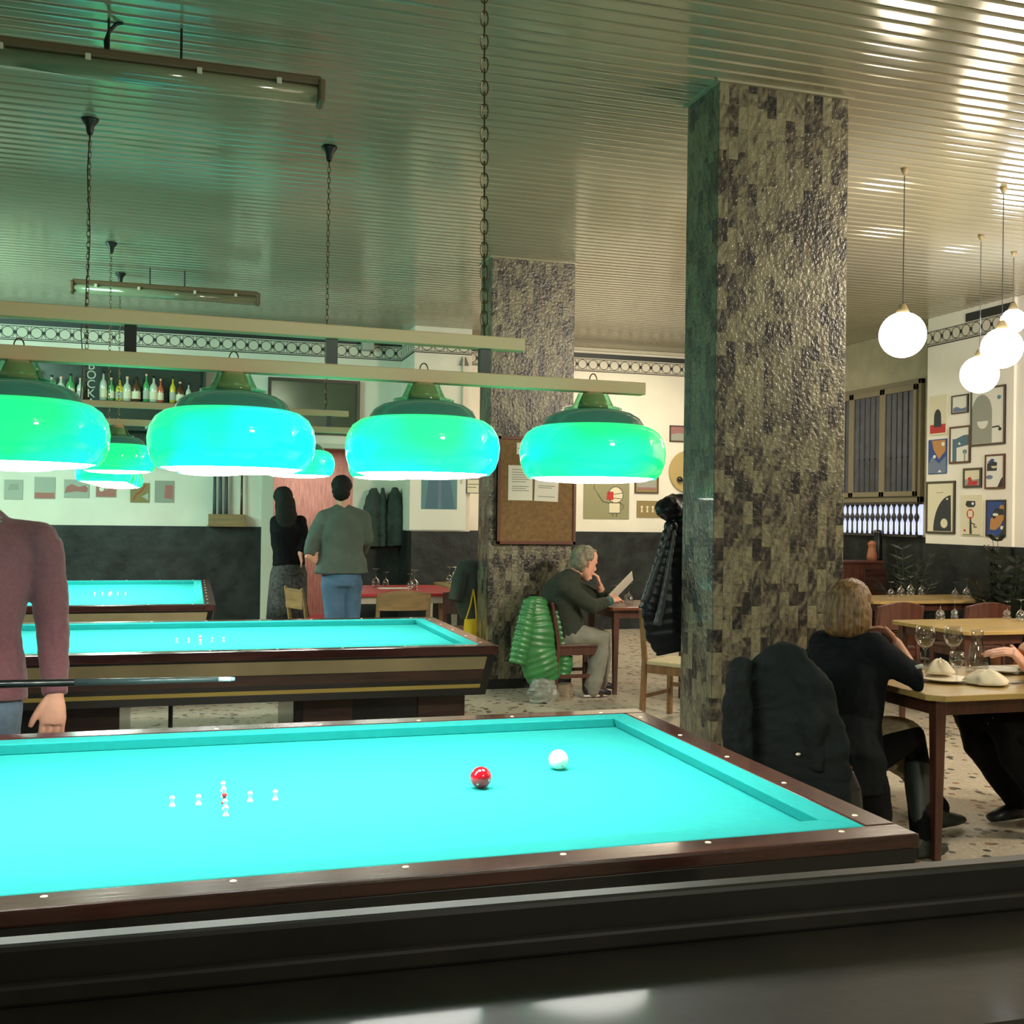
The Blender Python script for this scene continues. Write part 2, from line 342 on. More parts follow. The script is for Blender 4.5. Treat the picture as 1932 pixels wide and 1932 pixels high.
# mosaic of upright marble strips on the pillars
def mosaic():
    m = bpy.data.materials.new('marble_mosaic'); m.use_nodes = True; N, L = nt(m); b = N['Principled BSDF']
    tc = N.new('ShaderNodeTexCoord'); sx = N.new('ShaderNodeSeparateXYZ'); L.new(tc.outputs['Object'], sx.inputs[0])
    xy = m_math(N, L, 'ADD', sx.outputs[0], sx.outputs[1])
    co = N.new('ShaderNodeCombineXYZ'); L.new(sx.outputs[2], co.inputs[0]); L.new(xy, co.inputs[1])
    br = N.new('ShaderNodeTexBrick'); L.new(co.outputs[0], br.inputs['Vector'])
    br.inputs['Scale'].default_value = 1; br.inputs['Brick Width'].default_value = 0.118; br.inputs['Row Height'].default_value = 0.0553
    br.inputs['Mortar Size'].default_value = 0.0011; br.offset = 0.37; br.inputs['Color1'].default_value = (0, 0, 0, 1); br.inputs['Color2'].default_value = (1, 1, 1, 1)
    br.inputs['Mortar'].default_value = (0.5, 0.5, 0.5, 1)
    # each strip shows a different slice of the veined stone
    cv = N.new('ShaderNodeSeparateColor'); L.new(br.outputs['Color'], cv.inputs[0])
    c2 = N.new('ShaderNodeCombineXYZ'); L.new(xy, c2.inputs[0]); L.new(m_math(N, L, 'MULTIPLY', sx.outputs[2], 0.6), c2.inputs[1]); L.new(m_math(N, L, 'MULTIPLY', cv.outputs[0], 3.0), c2.inputs[2])
    n = N.new('ShaderNodeTexNoise'); n.inputs['Scale'].default_value = 10.5; n.inputs['Detail'].default_value = 7; n.inputs['Roughness'].default_value = 0.62; n.inputs['Distortion'].default_value = 1.6
    L.new(c2.outputs[0], n.inputs['Vector'])
    wv = N.new('ShaderNodeTexWave'); wv.inputs['Scale'].default_value = 9; wv.inputs['Distortion'].default_value = 6; wv.inputs['Detail'].default_value = 3
    mp = N.new('ShaderNodeMapping'); mp.inputs['Rotation'].default_value = (0, 0, 0.7); L.new(c2.outputs[0], mp.inputs[0]); L.new(mp.outputs[0], wv.inputs['Vector'])
    f = m_math(N, L, 'ADD', m_math(N, L, 'MULTIPLY', n.outputs['Fac'], 0.85), m_math(N, L, 'MULTIPLY', wv.outputs['Fac'], 0.07))
    f = m_math(N, L, 'ADD', f, m_math(N, L, 'MULTIPLY', m_math(N, L, 'SUBTRACT', cv.outputs[0], 0.5), 0.26))
    r = N.new('ShaderNodeValToRGB'); e = r.color_ramp.elements
    e[0].position = 0.30; e[0].color = (0.018, 0.018, 0.018, 1); e[1].position = 0.62; e[1].color = (0.21, 0.195, 0.122, 1)
    k = e.new(0.39); k.color = (0.060, 0.050, 0.040, 1); k = e.new(0.46); k.color = (0.120, 0.106, 0.072, 1)
    L.new(f, r.inputs[0])
    mx = N.new('ShaderNodeMix'); mx.data_type = 'RGBA'; L.new(br.outputs['Fac'], mx.inputs[0]); L.new(r.outputs[0], mx.inputs[6]); mx.inputs[7].default_value = (0.09, 0.08, 0.05, 1)
    L.new(mx.outputs[2], b.inputs['Base Color'])
    b.inputs['Roughness'].default_value = 0.3; b.inputs['Coat Weight'].default_value = 0.2
    bp = N.new('ShaderNodeBump'); bp.inputs['Strength'].default_value = 0.7; bp.inputs['Distance'].default_value = 0.008
    n3 = N.new('ShaderNodeTexNoise'); n3.inputs['Scale'].default_value = 45; n3.inputs['Detail'].default_value = 3; L.new(tc.outputs['Object'], n3.inputs['Vector'])
    h = m_math(N, L, 'SUBTRACT', m_math(N, L, 'ADD', n3.outputs['Fac'], m_math(N, L, 'MULTIPLY', cv.outputs[0], 0.8)), br.outputs['Fac'])
    L.new(h, bp.inputs['Height']); L.new(bp.outputs[0], b.inputs['Normal'])
    return m
M['mosaic'] = mosaic()

# painted frieze: row of outlined discs between rules, u runs along the wall
def frieze_mat(axis):
    m = bpy.data.materials.new('frieze_'+'xy'[axis]); m.use_nodes = True; N, L = nt(m); b = N['Principled BSDF']
    tc = N.new('ShaderNodeTexCoord'); sx = N.new('ShaderNodeSeparateXYZ'); L.new(tc.outputs['Object'], sx.inputs[0])
    p = 0.153
    u = m_math(N, L, 'MULTIPLY', m_math(N, L, 'SUBTRACT', m_math(N, L, 'FRACT', m_math(N, L, 'ADD', m_math(N, L, 'DIVIDE', sx.outputs[axis], p), 100.0)), 0.5), p)
    v = m_math(N, L, 'SUBTRACT', sx.outputs[2], 3.555)
    d = m_math(N, L, 'SQRT', m_math(N, L, 'ADD', m_math(N, L, 'MULTIPLY', u, u), m_math(N, L, 'MULTIPLY', v, v)))
    def ring(dd, r, w_): return m_math(N, L, 'LESS_THAN', m_math(N, L, 'ABSOLUTE', m_math(N, L, 'SUBTRACT', dd, r)), w_)
    k = ring(d, 0.060, 0.0045)
    au = m_math(N, L, 'SUBTRACT', 0.0765, m_math(N, L, 'ABSOLUTE', u))
    av = m_math(N, L, 'ABSOLUTE', v)
    k = m_math(N, L, 'MAXIMUM', k, m_math(N, L, 'MULTIPLY', m_math(N, L, 'LESS_THAN', m_math(N, L, 'ABSOLUTE', m_math(N, L, 'SUBTRACT', m_math(N, L, 'MULTIPLY', av, 0.36), au)), 0.0032), m_math(N, L, 'LESS_THAN', av, 0.066)))
    k = m_math(N, L, 'MAXIMUM', k, m_math(N, L, 'MULTIPLY', m_math(N, L, 'LESS_THAN', au, 0.014), m_math(N, L, 'LESS_THAN', av, 0.02)))
    for z0, hw in ((0.070, 0.004), (-0.070, 0.004), (-0.088, 0.0055)):
        k = m_math(N, L, 'MAXIMUM', k, ring(v, z0, hw))
    mx = N.new('ShaderNodeMix'); mx.data_type = 'RGBA'; L.new(k, mx.inputs[0])
    mx.inputs[6].default_value = (0.66, 0.62, 0.52, 1); mx.inputs[7].default_value = (0.02, 0.02, 0.02, 1)
    L.new(mx.outputs[2], b.inputs['Base Color']); b.inputs['Roughness'].default_value = 0.6
    return m
M['frieze_x'] = frieze_mat(0); M['frieze_y'] = frieze_mat(1)
M['slat'] = mat('ceiling_slat_paint', (0.40, 0.37, 0.27), 0.14, metal=0.2, spec=0.6, var=0.08, vscale=1.2)
M['gap'] = mat('ceiling_gap', (0.02, 0.02, 0.015), 0.7)

# ================================================================ ROOM SHELL
XL, XR, YB, YF, HC = -4.2, 8.1, 13.5, -1.8, 3.78
struct(MB().box(XL-.2, XR+.4, YF-.2, YB, -0.06, 0).build('floor', M['terrazzo']))
# ceiling of narrow convex metal slats running along the room's width
cb = MB(); P = 0.103; y = YF
while y < YB-0.001:
    y1 = min(y+P-0.009, YB); prof = []
    for k in range(11):
        t = k/10; yy = y+(y1-y)*t; zz = HC+0.009*(abs(2*t-1)**11)
        prof.append((yy, zz))
    pr = [(y, HC+0.022)]+prof+[(y1, HC+0.022)]
    vs = [(XL, a, b) for a, b in pr]+[(XR+.3, a, b) for a, b in pr]; n = len(pr)
    cb.add(vs, [(i, i+1, n+i+1, n+i) for i in range(n-1)])
    y += P
ceil = struct(cb.build('ceiling', M['slat'], smooth=False))
struct(MB().box(XL-.2, XR+.4, YF-.2, YB+.3, HC+0.022, HC+0.1).build('ceiling_backing', M['gap']))

DZ = 1.335                                            # dado height on the back wall
def wallseg(name, x0, x1, y0, y1, z0=0, z1=HC+0.02, m=None): return struct(MB().box(x0, x1, y0, y1, z0, z1).build(name, m or M['white_wall']))
DX0, DX1 = seen(515, 1000, Y=YB).x, seen(668, 1000, Y=YB).x        # doorway in the back wall
DTOP = 2.32
wallseg('wall_back_west', XL-.2, DX0-0.0, YB, YB+.15)
wallseg('wall_back_east', DX1, XR+.4, YB, YB+.15)
wallseg('wall_back_lintel', DX0, DX1, YB, YB+.15, DTOP)
wallseg('wall_left', XL-.2, XL, YF-.2, YB)
wallseg('wall_front', XL-.2, XR+.4, YF-.2, YF)
# pier standing forward of the back wall
PX0, PX1, PY = 2.53, 3.24, 12.68
wallseg('wall_back_pier', PX0, PX1, PY, YB, 0, HC+0.01)
def trim(name, x0, x1, y0, y1, z0, z1, m): return struct(MB().box(x0, x1, y0, y1, z0, z1).build(name, m))
trim('trim_dado_west', XL, DX0-.14, YB-.02, YB, 0, DZ, M['dado'])
trim('trim_dado_east', DX1, XR+.2, YB-.02, YB, 0, DZ-.02, M['dado'])
trim('trim_dado_pier', PX0-.012, PX1+.012, PY-.015, YB-.02, 0, DZ-.02, M['dado'])
trim('trim_dado_left', XL, XL+.02, YF, YB-.02, 0, DZ, M['dado'])
# door jamb: pale post at the left side of the doorway
JX = seen(504, 1000, Y=YB-.02).x
struct(MB().box(JX-.072, JX+.072, YB-.06, YB+.1, 0, DTOP+.05).build('trim_door_jamb', M['jamb'], bevel=.006))
struct(MB().box(JX+.072, DX1, YB-.04, YB+.1, DTOP, DTOP+.06).build('trim_door_head', M['jamb'], bevel=.006))
# friezes, black bands, cornice
def frieze(name, x0, x1, y0, y1, ax, black=True):
    struct(MB().box(x0, x1, y0, y1, 3.462, 3.635).build('trim_frieze_'+name, M['frieze_x' if ax == 0 else 'frieze_y']))
    if black: struct(MB().box(x0, x1, y0, y1, 3.642, 3.706).build('trim_band_'+name, M['black_band']))
frieze('west', XL, PX0, YB-.012, YB, 0); frieze('east', PX1, XR, YB-.012, YB, 0)
frieze('pier', PX0, PX1, PY-.012, PY, 0, False); frieze('pier_side', PX0-.012, PX0, PY-.012, YB-.012, 1, False)
struct(MB().box(XL, XR, YB-.05, YB, 3.735, 3.78).build('trim_cornice', M['cream_paint'], bevel=.01))
# corridor beyond the doorway
struct(MB().box(DX0-.6, DX1+.9, YB+.15, YB+2.6, -0.05, 0.0).build('floor_corridor', M['red_floor']))
struct(MB().box(DX0-.6, DX1+.9, YB+2.6, YB+2.7, 0, 2.6).box(DX0-.7, DX0-.6, YB+.15, YB+2.7, 0, 2.6).box(DX1+.9, DX1+1, YB+.15, YB+2.7, 0, 2.6).build('wall_corridor', M['pink']))
struct(MB().box(DX0-.7, DX1+1, YB+.15, YB+2.7, 2.6, 2.7).build('ceiling_corridor', M['cream_paint']))

# right wall: window bay behind, white picture panel standing forward
XP = 7.87; Y0 = 10.19; Y1 = 8.87
struct(MB().box(XP, XR+.4, Y1, Y0, 1.27, HC+.01).build('wall_right_panel', M['white_panel']))
struct(MB().box(XP+.03, XR+.4, YF, Y1, 0, HC+.01).build('wall_right_near', M['white_panel']))
struct(MB().box(XP-.03, XR+.4, Y1, Y0+.01, 0, 1.27).build('trim_dado_right', M['dado']))
struct(MB().box(XP, XP+.03, YF, Y1, 0, 1.27).build('trim_dado_right_near', M['dado']))
frieze('right', XP-.012, XP, Y1, Y0, 1, False)
struct(MB().box(XP-.012, XP, Y1, Y0-.62, 3.642, 3.73).build('trim_band_right', M['black_band']))
XW = 8.12
struct(MB().box(XW, XW+.3, Y0, YB, 0, HC+.01).build('wall_right_bay', mat('bay_wall', (0.42, 0.37, 0.26), 0.7, var=0.1)))
struct(MB().box(XW-.02, XW, Y0, YB-.02, 0, seen(1700, 1012, X=XW).z).build('trim_dado_bay', M['dado']))
# casement window in the bay
wy0, wy1 = seen(1745, 800, X=XW).y, seen(1560, 800, X=XW).y
wz0, wz1 = seen(1700, 948, X=XW).z, seen(1700, 722, X=XW).z
win = struct(empty('window_1', (XW, (wy0+wy1)/2, wz0)))
def W(mb, name, m, par=win, **k): return mb.build(name, m, par, **k)
def loc(mb, o):                                                       # shift a builder into its parent's space
    mb.v = [v-o.location for v in mb.v]; return mb
fr = MB()
fr.box(XW-.06, XW, wy0, wy0+.05, wz0, wz1).box(XW-.06, XW, wy1-.05, wy1, wz0, wz1).box(XW-.06, XW, wy0, wy1, wz0, wz0+.07).box(XW-.06, XW, wy0, wy1, wz1-.06, wz1)
W(loc(fr, win), 'window_frame', M['tan_frame'], bevel=.005)
ncas = 3; cw = (wy1-wy0-.1)/ncas
for i in range(ncas):
    a = wy0+.05+cw*i; b = a+cw
    c = MB().box(XW-.09, XW-.06, a, a+.05, wz0+.07, wz1-.06).box(XW-.09, XW-.06, b-.05, b, wz0+.07, wz1-.06).box(XW-.09, XW-.06, a, b, wz0+.07, wz0+.13).box(XW-.09, XW-.06, a, b, wz1-.13, wz1-.06)
    s = W(loc(c, win), 'sash', M['tan_frame'], bevel=.004)
    W(loc(MB().box(XW-.072, XW-.066, a+.05, b-.05, wz0+.13, wz1-.13), win), 'pane', M['night'], s)
    for k in range(1, 5):
        yy = a+.05+(b-a-.1)*k/5
        W(loc(MB().tube([(XW-.078, yy, wz0+.13), (XW-.078, yy, wz1-.13)], .006, 6).ball((XW-.078, yy, (wz0+wz1)/2-.18), .014, 8), win), 'bar', M['iron'], s)
# lower lit pane behind a row of turned balusters
bz0, bz1 = seen(1700, 1008, X=XW).z, seen(1700, 952, X=XW).z
gr = struct(empty('window_2', (XW, (wy0+wy1)/2, bz0)))
loc(MB().box(XW-.02, XW-.005, wy0, wy1, bz0, bz1), gr).build('pane', M['frost'], gr)
loc(MB().box(XW-.09, XW-.02, wy0, wy1, bz1, bz1+.03).box(XW-.09, XW-.02, wy0, wy1, bz0-.03, bz0), gr).build('rail', M['iron'], gr)
nb = 19; hb = bz1-bz0
for k in range(nb):
    yy = wy0+(wy1-wy0)*(k+.5)/nb
    loc(MB().lathe([(.016, 0), (.012, hb*.12), (.010, hb*.4), (.03, hb*.56), (.03, hb*.6), (.012, hb*.72), (.012, hb*.9), (.028, hb)], 10, (XW-.055, yy, bz0), cap=True), gr).build('baluster', M['iron'], gr, smooth=True)

# pillars clad in mosaic
def pillar(n, x0, x1, y0, y1):
    struct(MB().box(x0, x1, y0, y1, 0.08, HC+.005).build('pillar_%s' % n, M['mosaic'], bevel=.006))
    struct(MB().box(x0-.008, x1+.008, y0-.008, y1+.008, 0, 0.085).build('trim_pillar_base_%s' % n, M['black_body']))
    struct(MB().box(x0-.02, x1+.02, y0-.02, y1+.02, HC-.012, HC+.002).build('trim_pillar_head_%s' % n, M['slat']))
struct(MB().tube([(3.13, PY-.02, 3.44), (3.13, PY-.02, 1.9)], .014, 8).build('trim_conduit', M['cream_paint']))
struct(MB().prism([(-.06, -.02), (.06, -.02), (0, .0)], 0, .1, M=Matrix.Translation((3.14, PY-.005, 3.33)), poly2=[(-.02, -.02), (.02, -.02), (0, 0)]).build('trim_conduit_box', M['frame_dark']))
pillar('near', 2.573, 3.345, 5.0, 5.37); pillar('far', 2.48, 3.25, 9.03, 9.4)

# ================================================================ BILLIARD TABLES
HX, HY, RZ, BZ = 1.478, 0.752, 0.783, 0.745
def billiard(loc_, rz, label, hx=HX, hy=HY, sights=True, rail=.05, banded=True, wood_=('mahogany', 'mahogany_y')):
    T = empty('billiard_table', loc_, rz, label, 'billiard table', 'billiard tables')
    cu = .078; RW = .088
    MB().box(-hx, hx, -hy, hy, BZ-.03, BZ).build('bed', M['felt'], T)
    for s in (-1, 1):
        # long cushions: flat top, upright nose, mitred at the corners
        p = [(-hx, s*hy), (hx, s*hy), (hx-cu+.016, s*(hy-cu+.018)), (-hx+cu-.016, s*(hy-cu+.018))]
        q = [(-hx, s*hy), (hx, s*hy), (hx-cu, s*(hy-cu)), (-hx+cu, s*(hy-cu))]
        MB().prism(p, BZ, RZ-.001, poly2=q).build('cushion', M['felt'], T, bevel=.004)
        q = [(s*hx, -hy), (s*hx, hy), (s*(hx-cu), hy-cu), (s*(hx-cu), -hy+cu)]
        p = [(s*hx, -hy), (s*hx, hy), (s*(hx-cu+.018), hy-cu+.016), (s*(hx-cu+.018), -hy+cu-.016)]
        MB().prism(p, BZ, RZ-.001, poly2=q).build('cushion', M['felt'], T, bevel=.004)
        MB().box(-hx-RW, hx+RW, min(s*hy, s*(hy+RW)), max(s*hy, s*(hy+RW)), RZ-rail, RZ).build('rail', M[wood_[0]], T, bevel=.006)
        MB().box(min(s*hx, s*(hx+RW)), max(s*hx, s*(hx+RW)), -hy, hy, RZ-rail, RZ).build('rail', M[wood_[1]], T, bevel=.006)
    if sights:
        for i in range(9):
            for s in (-1, 1):
                MB().lathe([(0.0001, RZ+.0012), (.007, RZ+.0012), (.0075, RZ)], 12, (-hx+.085+(2*hx-.17)*i/8, s*(hy+.028), 0)).build('sight', M['ivory'], T)
        for i in range(5):
            for s in (-1, 1):
                MB().lathe([(0.0001, RZ+.0012), (.007, RZ+.0012), (.0075, RZ)], 12, (s*(hx+.028), -hy+.085+(2*hy-.17)*i/4, 0)).build('sight', M['ivory'], T)
    # cabinet: panels stepping in towards the foot, banded
    def band(name, z0, z1, o0, o1, m):
        a = [(-hx-o0, -hy-o0), (hx+o0, -hy-o0), (hx+o0, hy+o0), (-hx-o0, hy+o0)]
        b = [(-hx-o1, -hy-o1), (hx+o1, -hy-o1), (hx+o1, hy+o1), (-hx-o1, hy+o1)]
        MB().prism(a, z0, z1, poly2=b).build(name, m, T, bevel=.003)
    if banded: band('cabinet', .50, RZ-rail, .030, .072, M['black_body'])
    else:
        band('cabinet', .50, BZ-.031, .06, RW-.006, M['black_body'])
        e = RW-.006; A = MB()
        for s in (-1, 1):
            A.box(-hx-e, hx+e, min(s*(hy+.002), s*(hy+e)), max(s*(hy+.002), s*(hy+e)), BZ-.031, RZ-rail)
            A.box(min(s*(hx+.002), s*(hx+e)), max(s*(hx+.002), s*(hx+e)), -hy-.002, hy+.002, BZ-.031, RZ-rail)
        A.build('apron', M['black_body'], T, bevel=.003)
    for s in ((-1, 1) if banded else ()):                                    # applied strips on the long and short sides
        for nm, z0, z1, m in (('panel_strip', .650, .722, M['beige_band']), ('lower_strip', .592, .646, M['brown_band']), ('gold_strip', .543, .565, M['gold_strip'])):
            o = lambda z: .030+(z-.50)/(RZ-.05-.50)*.042
            e = .0 if nm != 'gold_strip' else .01
            vs = [(-hx-o(z0)+.045, s*(hy+o(z0)-.004), z0), (hx+o(z0)-.045, s*(hy+o(z0)-.004), z0), (hx+o(z0)-.045, s*(hy+o(z0)+.004), z0), (-hx-o(z0)+.045, s*(hy+o(z0)+.004), z0)]
            ws = [(-hx-o(z1)+.045, s*(hy+o(z1)-.004), z1), (hx+o(z1)-.045, s*(hy+o(z1)-.004), z1), (hx+o(z1)-.045, s*(hy+o(z1)+.004), z1), (-hx-o(z1)+.045, s*(hy+o(z1)+.004), z1)]
            fs = [(0, 1, 2, 3), (4, 5, 6, 7), (0, 1, 5, 4), (1, 2, 6, 5), (2, 3, 7, 6), (3, 0, 4, 7)]
            MB().add(vs+ws, fs).build(nm, m, T)
            vs2 = [(s*(hx+o(z0)-.004), -hy-o(z0)+.045, z0), (s*(hx+o(z0)-.004), hy+o(z0)-.045, z0), (s*(hx+o(z0)+.004), hy+o(z0)-.045, z0), (s*(hx+o(z0)+.004), -hy-o(z0)+.045, z0)]
            ws2 = [(s*(hx+o(z1)-.004), -hy-o(z1)+.045, z1), (s*(hx+o(z1)-.004), hy+o(z1)-.045, z1), (s*(hx+o(z1)+.004), hy+o(z1)-.045, z1), (s*(hx+o(z1)+.004), -hy-o(z1)+.045, z1)]
            MB().add(vs2+ws2, fs).build(nm, m, T)
    for s in (-1, 1):                                    # two broad pedestal legs with inset panels
        a, b = sorted((s*.46, s*(hx-.03)))
        L_ = MB().box(a, b, -hy+.22, hy-.22, .0, .50).build('pedestal_leg', M['black_body'], T, bevel=.01)
        w_ = (b-a)/3
        for k in (0, 2):
            MB().box(a+w_*k+.05, a+w_*(k+1)-.0, -hy+.205, -hy+.222, .05, .47).build('leg_panel', M['brown_band'], L_, bevel=.004)
    MB().tube([(-.2, -hy+.3, .50), (-.2, -hy+.3, .0)], .012, 8).build('brace_rod', M['dark_metal'], T)
    MB().tube([(-.46, -.1, .12), (.46, -.1, .12)], .03, 8).build('stretcher', M['black_body'], T)
    return T
T1 = billiard((0.088, 2.987, 0), 0, 'nearest billiard table with turquoise cloth, a red ball and a white ball', rail=.034, banded=False)
T2 = billiard((0.10, 6.685, 0), 0, 'middle billiard table with gold striped dark cabinet, in front of the mosaic pillar', hy=.775, wood_=('mahogany', 'redwood'))
T3 = billiard((-0.655, 10.40, 0), PI/2, 'farthest billiard table, end on to the dark dado of the left wall', hx=1.53, hy=.755)

def pins(cx, cy, where, g):
    base = MB().lathe([(.0001, 0), (.0085, 0), (.0085, .003), (.0045, .010), (.0042, .017), (.0068, .021), (.0068, .025), (.003, .0285), (.0001, .029)], 14)
    row = ['leftmost', 'second from left', None, 'second from right', 'rightmost']
    colm = ['nearest to the camera', 'second nearest', None, 'second farthest', 'farthest']
    proto = base.build('skittle_pin', M['pin_white'], smooth=True); proto.location = (cx-.132, cy, BZ)
    tag(proto, 'small white skittle pin, leftmost of the cross row on the %s table' % where, 'skittle pin', g)
    for i in (1, 3, 4):
        c = proto.copy(); COL.objects.link(c); c.location = (cx+(i-2)*.066, cy, BZ)
        c['label'] = 'small white skittle pin, %s of the cross row on the %s table' % (row[i], where)
    for i in (0, 1, 3, 4):
        c = proto.copy(); COL.objects.link(c); c.location = (cx, cy+(i-2)*.063, BZ)
        c['label'] = 'small white skittle pin, %s in the lengthwise file on the %s table' % (colm[i], where)
    r = MB(); r.v = [v.copy() for v in base.v]; r.f = base.f; r.m = base.m
    r = r.build('skittle_pin', M['pin_red'], smooth=True); r.location = (cx, cy, BZ)
    tag(r, 'red skittle pin at the centre of the pin cross on the %s table' % where, 'skittle pin', g)
pins(.092, 2.945, 'nearest', 'pins on the nearest table'); pins(.055, 6.59, 'middle', 'pins on the middle table'); pins(-.705, 10.37, 'farthest', 'pins on the farthest table')

# balls
for nm, p, m, dot, lab in (('billiard_ball', (.794, 2.94), 'ball_red', 'ivory', 'glossy red billiard ball with pale dots on the nearest table'),
                      ('billiard_ball', (1.082, 3.10), 'ball_white', 'pin_red', 'white billiard ball with a tiny red dot, near the far corner cushion')):
    b = MB().ball((0, 0, 0), .0305, 40).build(nm, M[m], smooth=True); b.location = (*p, BZ+.0305)
    tag(b, lab, 'billiard ball', 'balls on the nearest table')
    for d in (((.55, -.8, -.1), (-.5, -.75, -.45)) if m == 'ball_red' else ((.12, -.86, -.5),)):
        d = Vector(d).normalized()
        q = d.to_track_quat('Z', 'Y').to_matrix().to_4x4()
        MB().lathe([(.0001, .0309), (.0032 if m == 'ball_red' else .0022, .0306)], 12, M=q).build('dot', M[dot], b)

# ================================================================ HANGING LAMP BARS
def chainmesh(p0, p1, link=.032, r=.0022, wd=.009, slack=0.0):
    mb = MB(); p0 = Vector(p0); p1 = Vector(p1); d = p1-p0; n = max(2, int(d.length/link)); t = d.normalized()
    a = t.cross(Vector((0.3, 1, 0))).normalized(); b = t.cross(a)
    for i in range(n):
        c = p0+d*(i+.5)/n; s = a if i % 2 else b; h = d.length/n*.5+r*1.6; pts = []
        for k in range(12):
            an = 2*PI*k/12; e = math.copysign(min(1, abs(math.sin(an))*1.15), math.sin(an))
            pts.append(c+s*wd*math.cos(an)+t*h*e)
        rs = []
        for k in range(12):
            tt = (pts[(k+1) % 12]-pts[k-1]).normalized(); nn = tt.cross(s.cross(t)).normalized(); bb = tt.cross(nn)
            rs.append([pts[k]+(nn*math.cos(2*PI*j/5)+bb*math.sin(2*PI*j/5))*r for j in range(5)])
        rs.append(rs[0]); mb.rings(rs, False)
    return mb
def lamp_bar(loc_, rz, zb, bars, chain_x, label, wires=False, cup=True, near=True, chain=(.032, .0022, .009), upr=.82, lwr=1.21, tilt=(0, 0)):
    """five green glass pendants under a ladder of two beige bars; zb = height of the shades' lower rim"""
    T = empty('billiard_lamp_bar', (loc_[0], loc_[1], zb), rz, label, 'hanging lamp')
    lz, uz = bars
    MB().box(-lwr, lwr, -.02, .02, lz-.0185, lz+.0185).build('lower_bar', M['bar_beige'], T, bevel=.003)
    MB().box(-upr, upr, -.02, .02, uz-.0185, uz+.0185).build('upper_bar', M['bar_beige'], T, bevel=.003)
    for x in ((-.7, -.26, .26, .7) if near else (-.7, .0, .7)):
        MB().box(x-.015, x+.015, -.012, .012, lz+.018, uz-.018).build('post', M['dark_metal'], T)
    for i in range(5):
        x = (i-2)*.522
        L_ = MB().lathe([(.19, 0), (.205, .016), (.215, .045), (.2185, .078), (.213, .108), (.198, .134), (.176, .150), (.155, .156), (.150, .152), (.17, .145), (.205, .108), (.211, .078), (.2, .03), (.186, .004), (.19, 0)], 56, (x, 0, 0)).build('lamp_shade', M['shade%d' % [0, 2, 0, 1, 2][i]] , T, smooth=True, loc=None)
        MB().lathe([(.154, .154), (.150, .163), (.139, .180), (.117, .194), (.085, .203), (.05, .207), (.0001, .208)], 48, (x, 0, 0)).build('dome', M['dome'], L_, smooth=True)
        MB().lathe([(.0001, -.012), (.10, -.011), (.16, -.006), (.187, .004), (.187, .010), (.0001, .012)], 48, (x, 0, 0)).build('diffuser', M['glow_white'], L_, smooth=True)
        MB().lathe([(.05, .205), (.086, .206), (.087, .210), (.062, .216), (.054, .232), (.044, .255)], 32, (x, 0, 0)).build('collar', M['collar_glass'], L_, smooth=True)
        MB().lathe([(.0001, .209), (.047, .210), (.042, .228), (.029, lz-.018), (.0001, lz-.018)], 24, (x, 0, 0)).build('neck', M['brass_cone'], L_, smooth=True)
        MB().tube([(x+.012*math.cos(a), 0, lz+.018+.02*math.sin(a)) for a in [PI*k/8 for k in range(9)]], .0018, 6).build('hook', M['chain_metal'], L_)
    for s, x in zip((-1, 1), chain_x):
        top = HC-zb
        tp = Vector((x+tilt[0], tilt[1], top-(.06 if cup else 0)))
        c = chainmesh((x, 0, uz+.02), tp, *chain).build('chain', M['chain_metal'], T)
        if cup:
            MB().lathe([(.015, -.085), (.02, -.07), (.024, -.04), (.045, -.012), (.05, 0), (.0001, 0)], 20, (x+tilt[0], tilt[1], top), cap=False).build('ceiling_cup', M['dark_metal'], T, smooth=True)
        if wires and s == -1:
            pts = [(x+.01*math.sin(k*1.1)+(-.03 if k < 4 else 0), .004*math.cos(k), uz+.02+(top-.06-uz)*k/12) for k in range(13)]
            MB().tube(pts, .0035, 6).build('cable', M['dark_metal'], T)
    return T
lamp_bar((0.100, 2.95), math.radians(3.0), 1.632, (.276, .383), (-.70, .70), 'nearest hanging bar of green glass lamps, over the table with the balls', cup=True, chain=(.033, .0024, .0105), tilt=(-.03, -.02))
lamp_bar((0.100, 6.67), math.radians(1.0), 1.745, (.287, .390), (-.70, .68), 'second hanging bar of green glass lamps, over the middle table', wires=True, near=False)
lamp_bar((-0.69, 10.30), math.radians(90), 1.745, (.287, .390), (-.62, .60), 'farthest hanging bar of green glass lamps, seen end on over the farthest table', near=False)

# ================================================================ FLUORESCENT FITTINGS
def fluoro(c, length, rz, rods, label, drop, cable=False):
    T = empty('fluorescent_light', (c[0], c[1], HC), rz, label, 'ceiling light', 'suspended fluorescent lights')
    h = length/2; z = -drop
    MB().box(-h, h, -.05, .05, z-.01, z+.035).build('housing', M['brown_case'], T, bevel=.01)
    MB().loft([((-h+.02, 0, z-.045), .055, .045), ((h-.02, 0, z-.045), .055, .045)], (0, 1, 0), 20).build('cover', M['tube_white'], T, smooth=True)
    for s in (-1, 1):
        MB().box(s*h-.018, s*h+.018, -.062, .062, z-.09, z+.02).build('end_cap', M['brown_case'], T, bevel=.012)
        for k in (.3, .75): MB().box(s*h*k-.012, s*h*k+.012, -.06, .06, z-.03, z+.0).build('clip', M['cream_paint'], T, bevel=.003)
    for x in rods: MB().tube([(x, 0, z+.03), (x, 0, 0)], .006, 8).build('rod', M['dark_metal'], T)
    if cable: MB().tube([(-.17, .0, z+.03), (-.175, .01, -.1), (-.16, .02, -.05), (-.13, .02, -.01), (-.1, .02, 0)], .009, 6).build('cable', M['dark_metal'], T)
fluoro((-0.24, 5.27), 1.62, 0, (.16, -.16), 'large unlit fluorescent fitting on rods, nearest one, top left', .19, True)
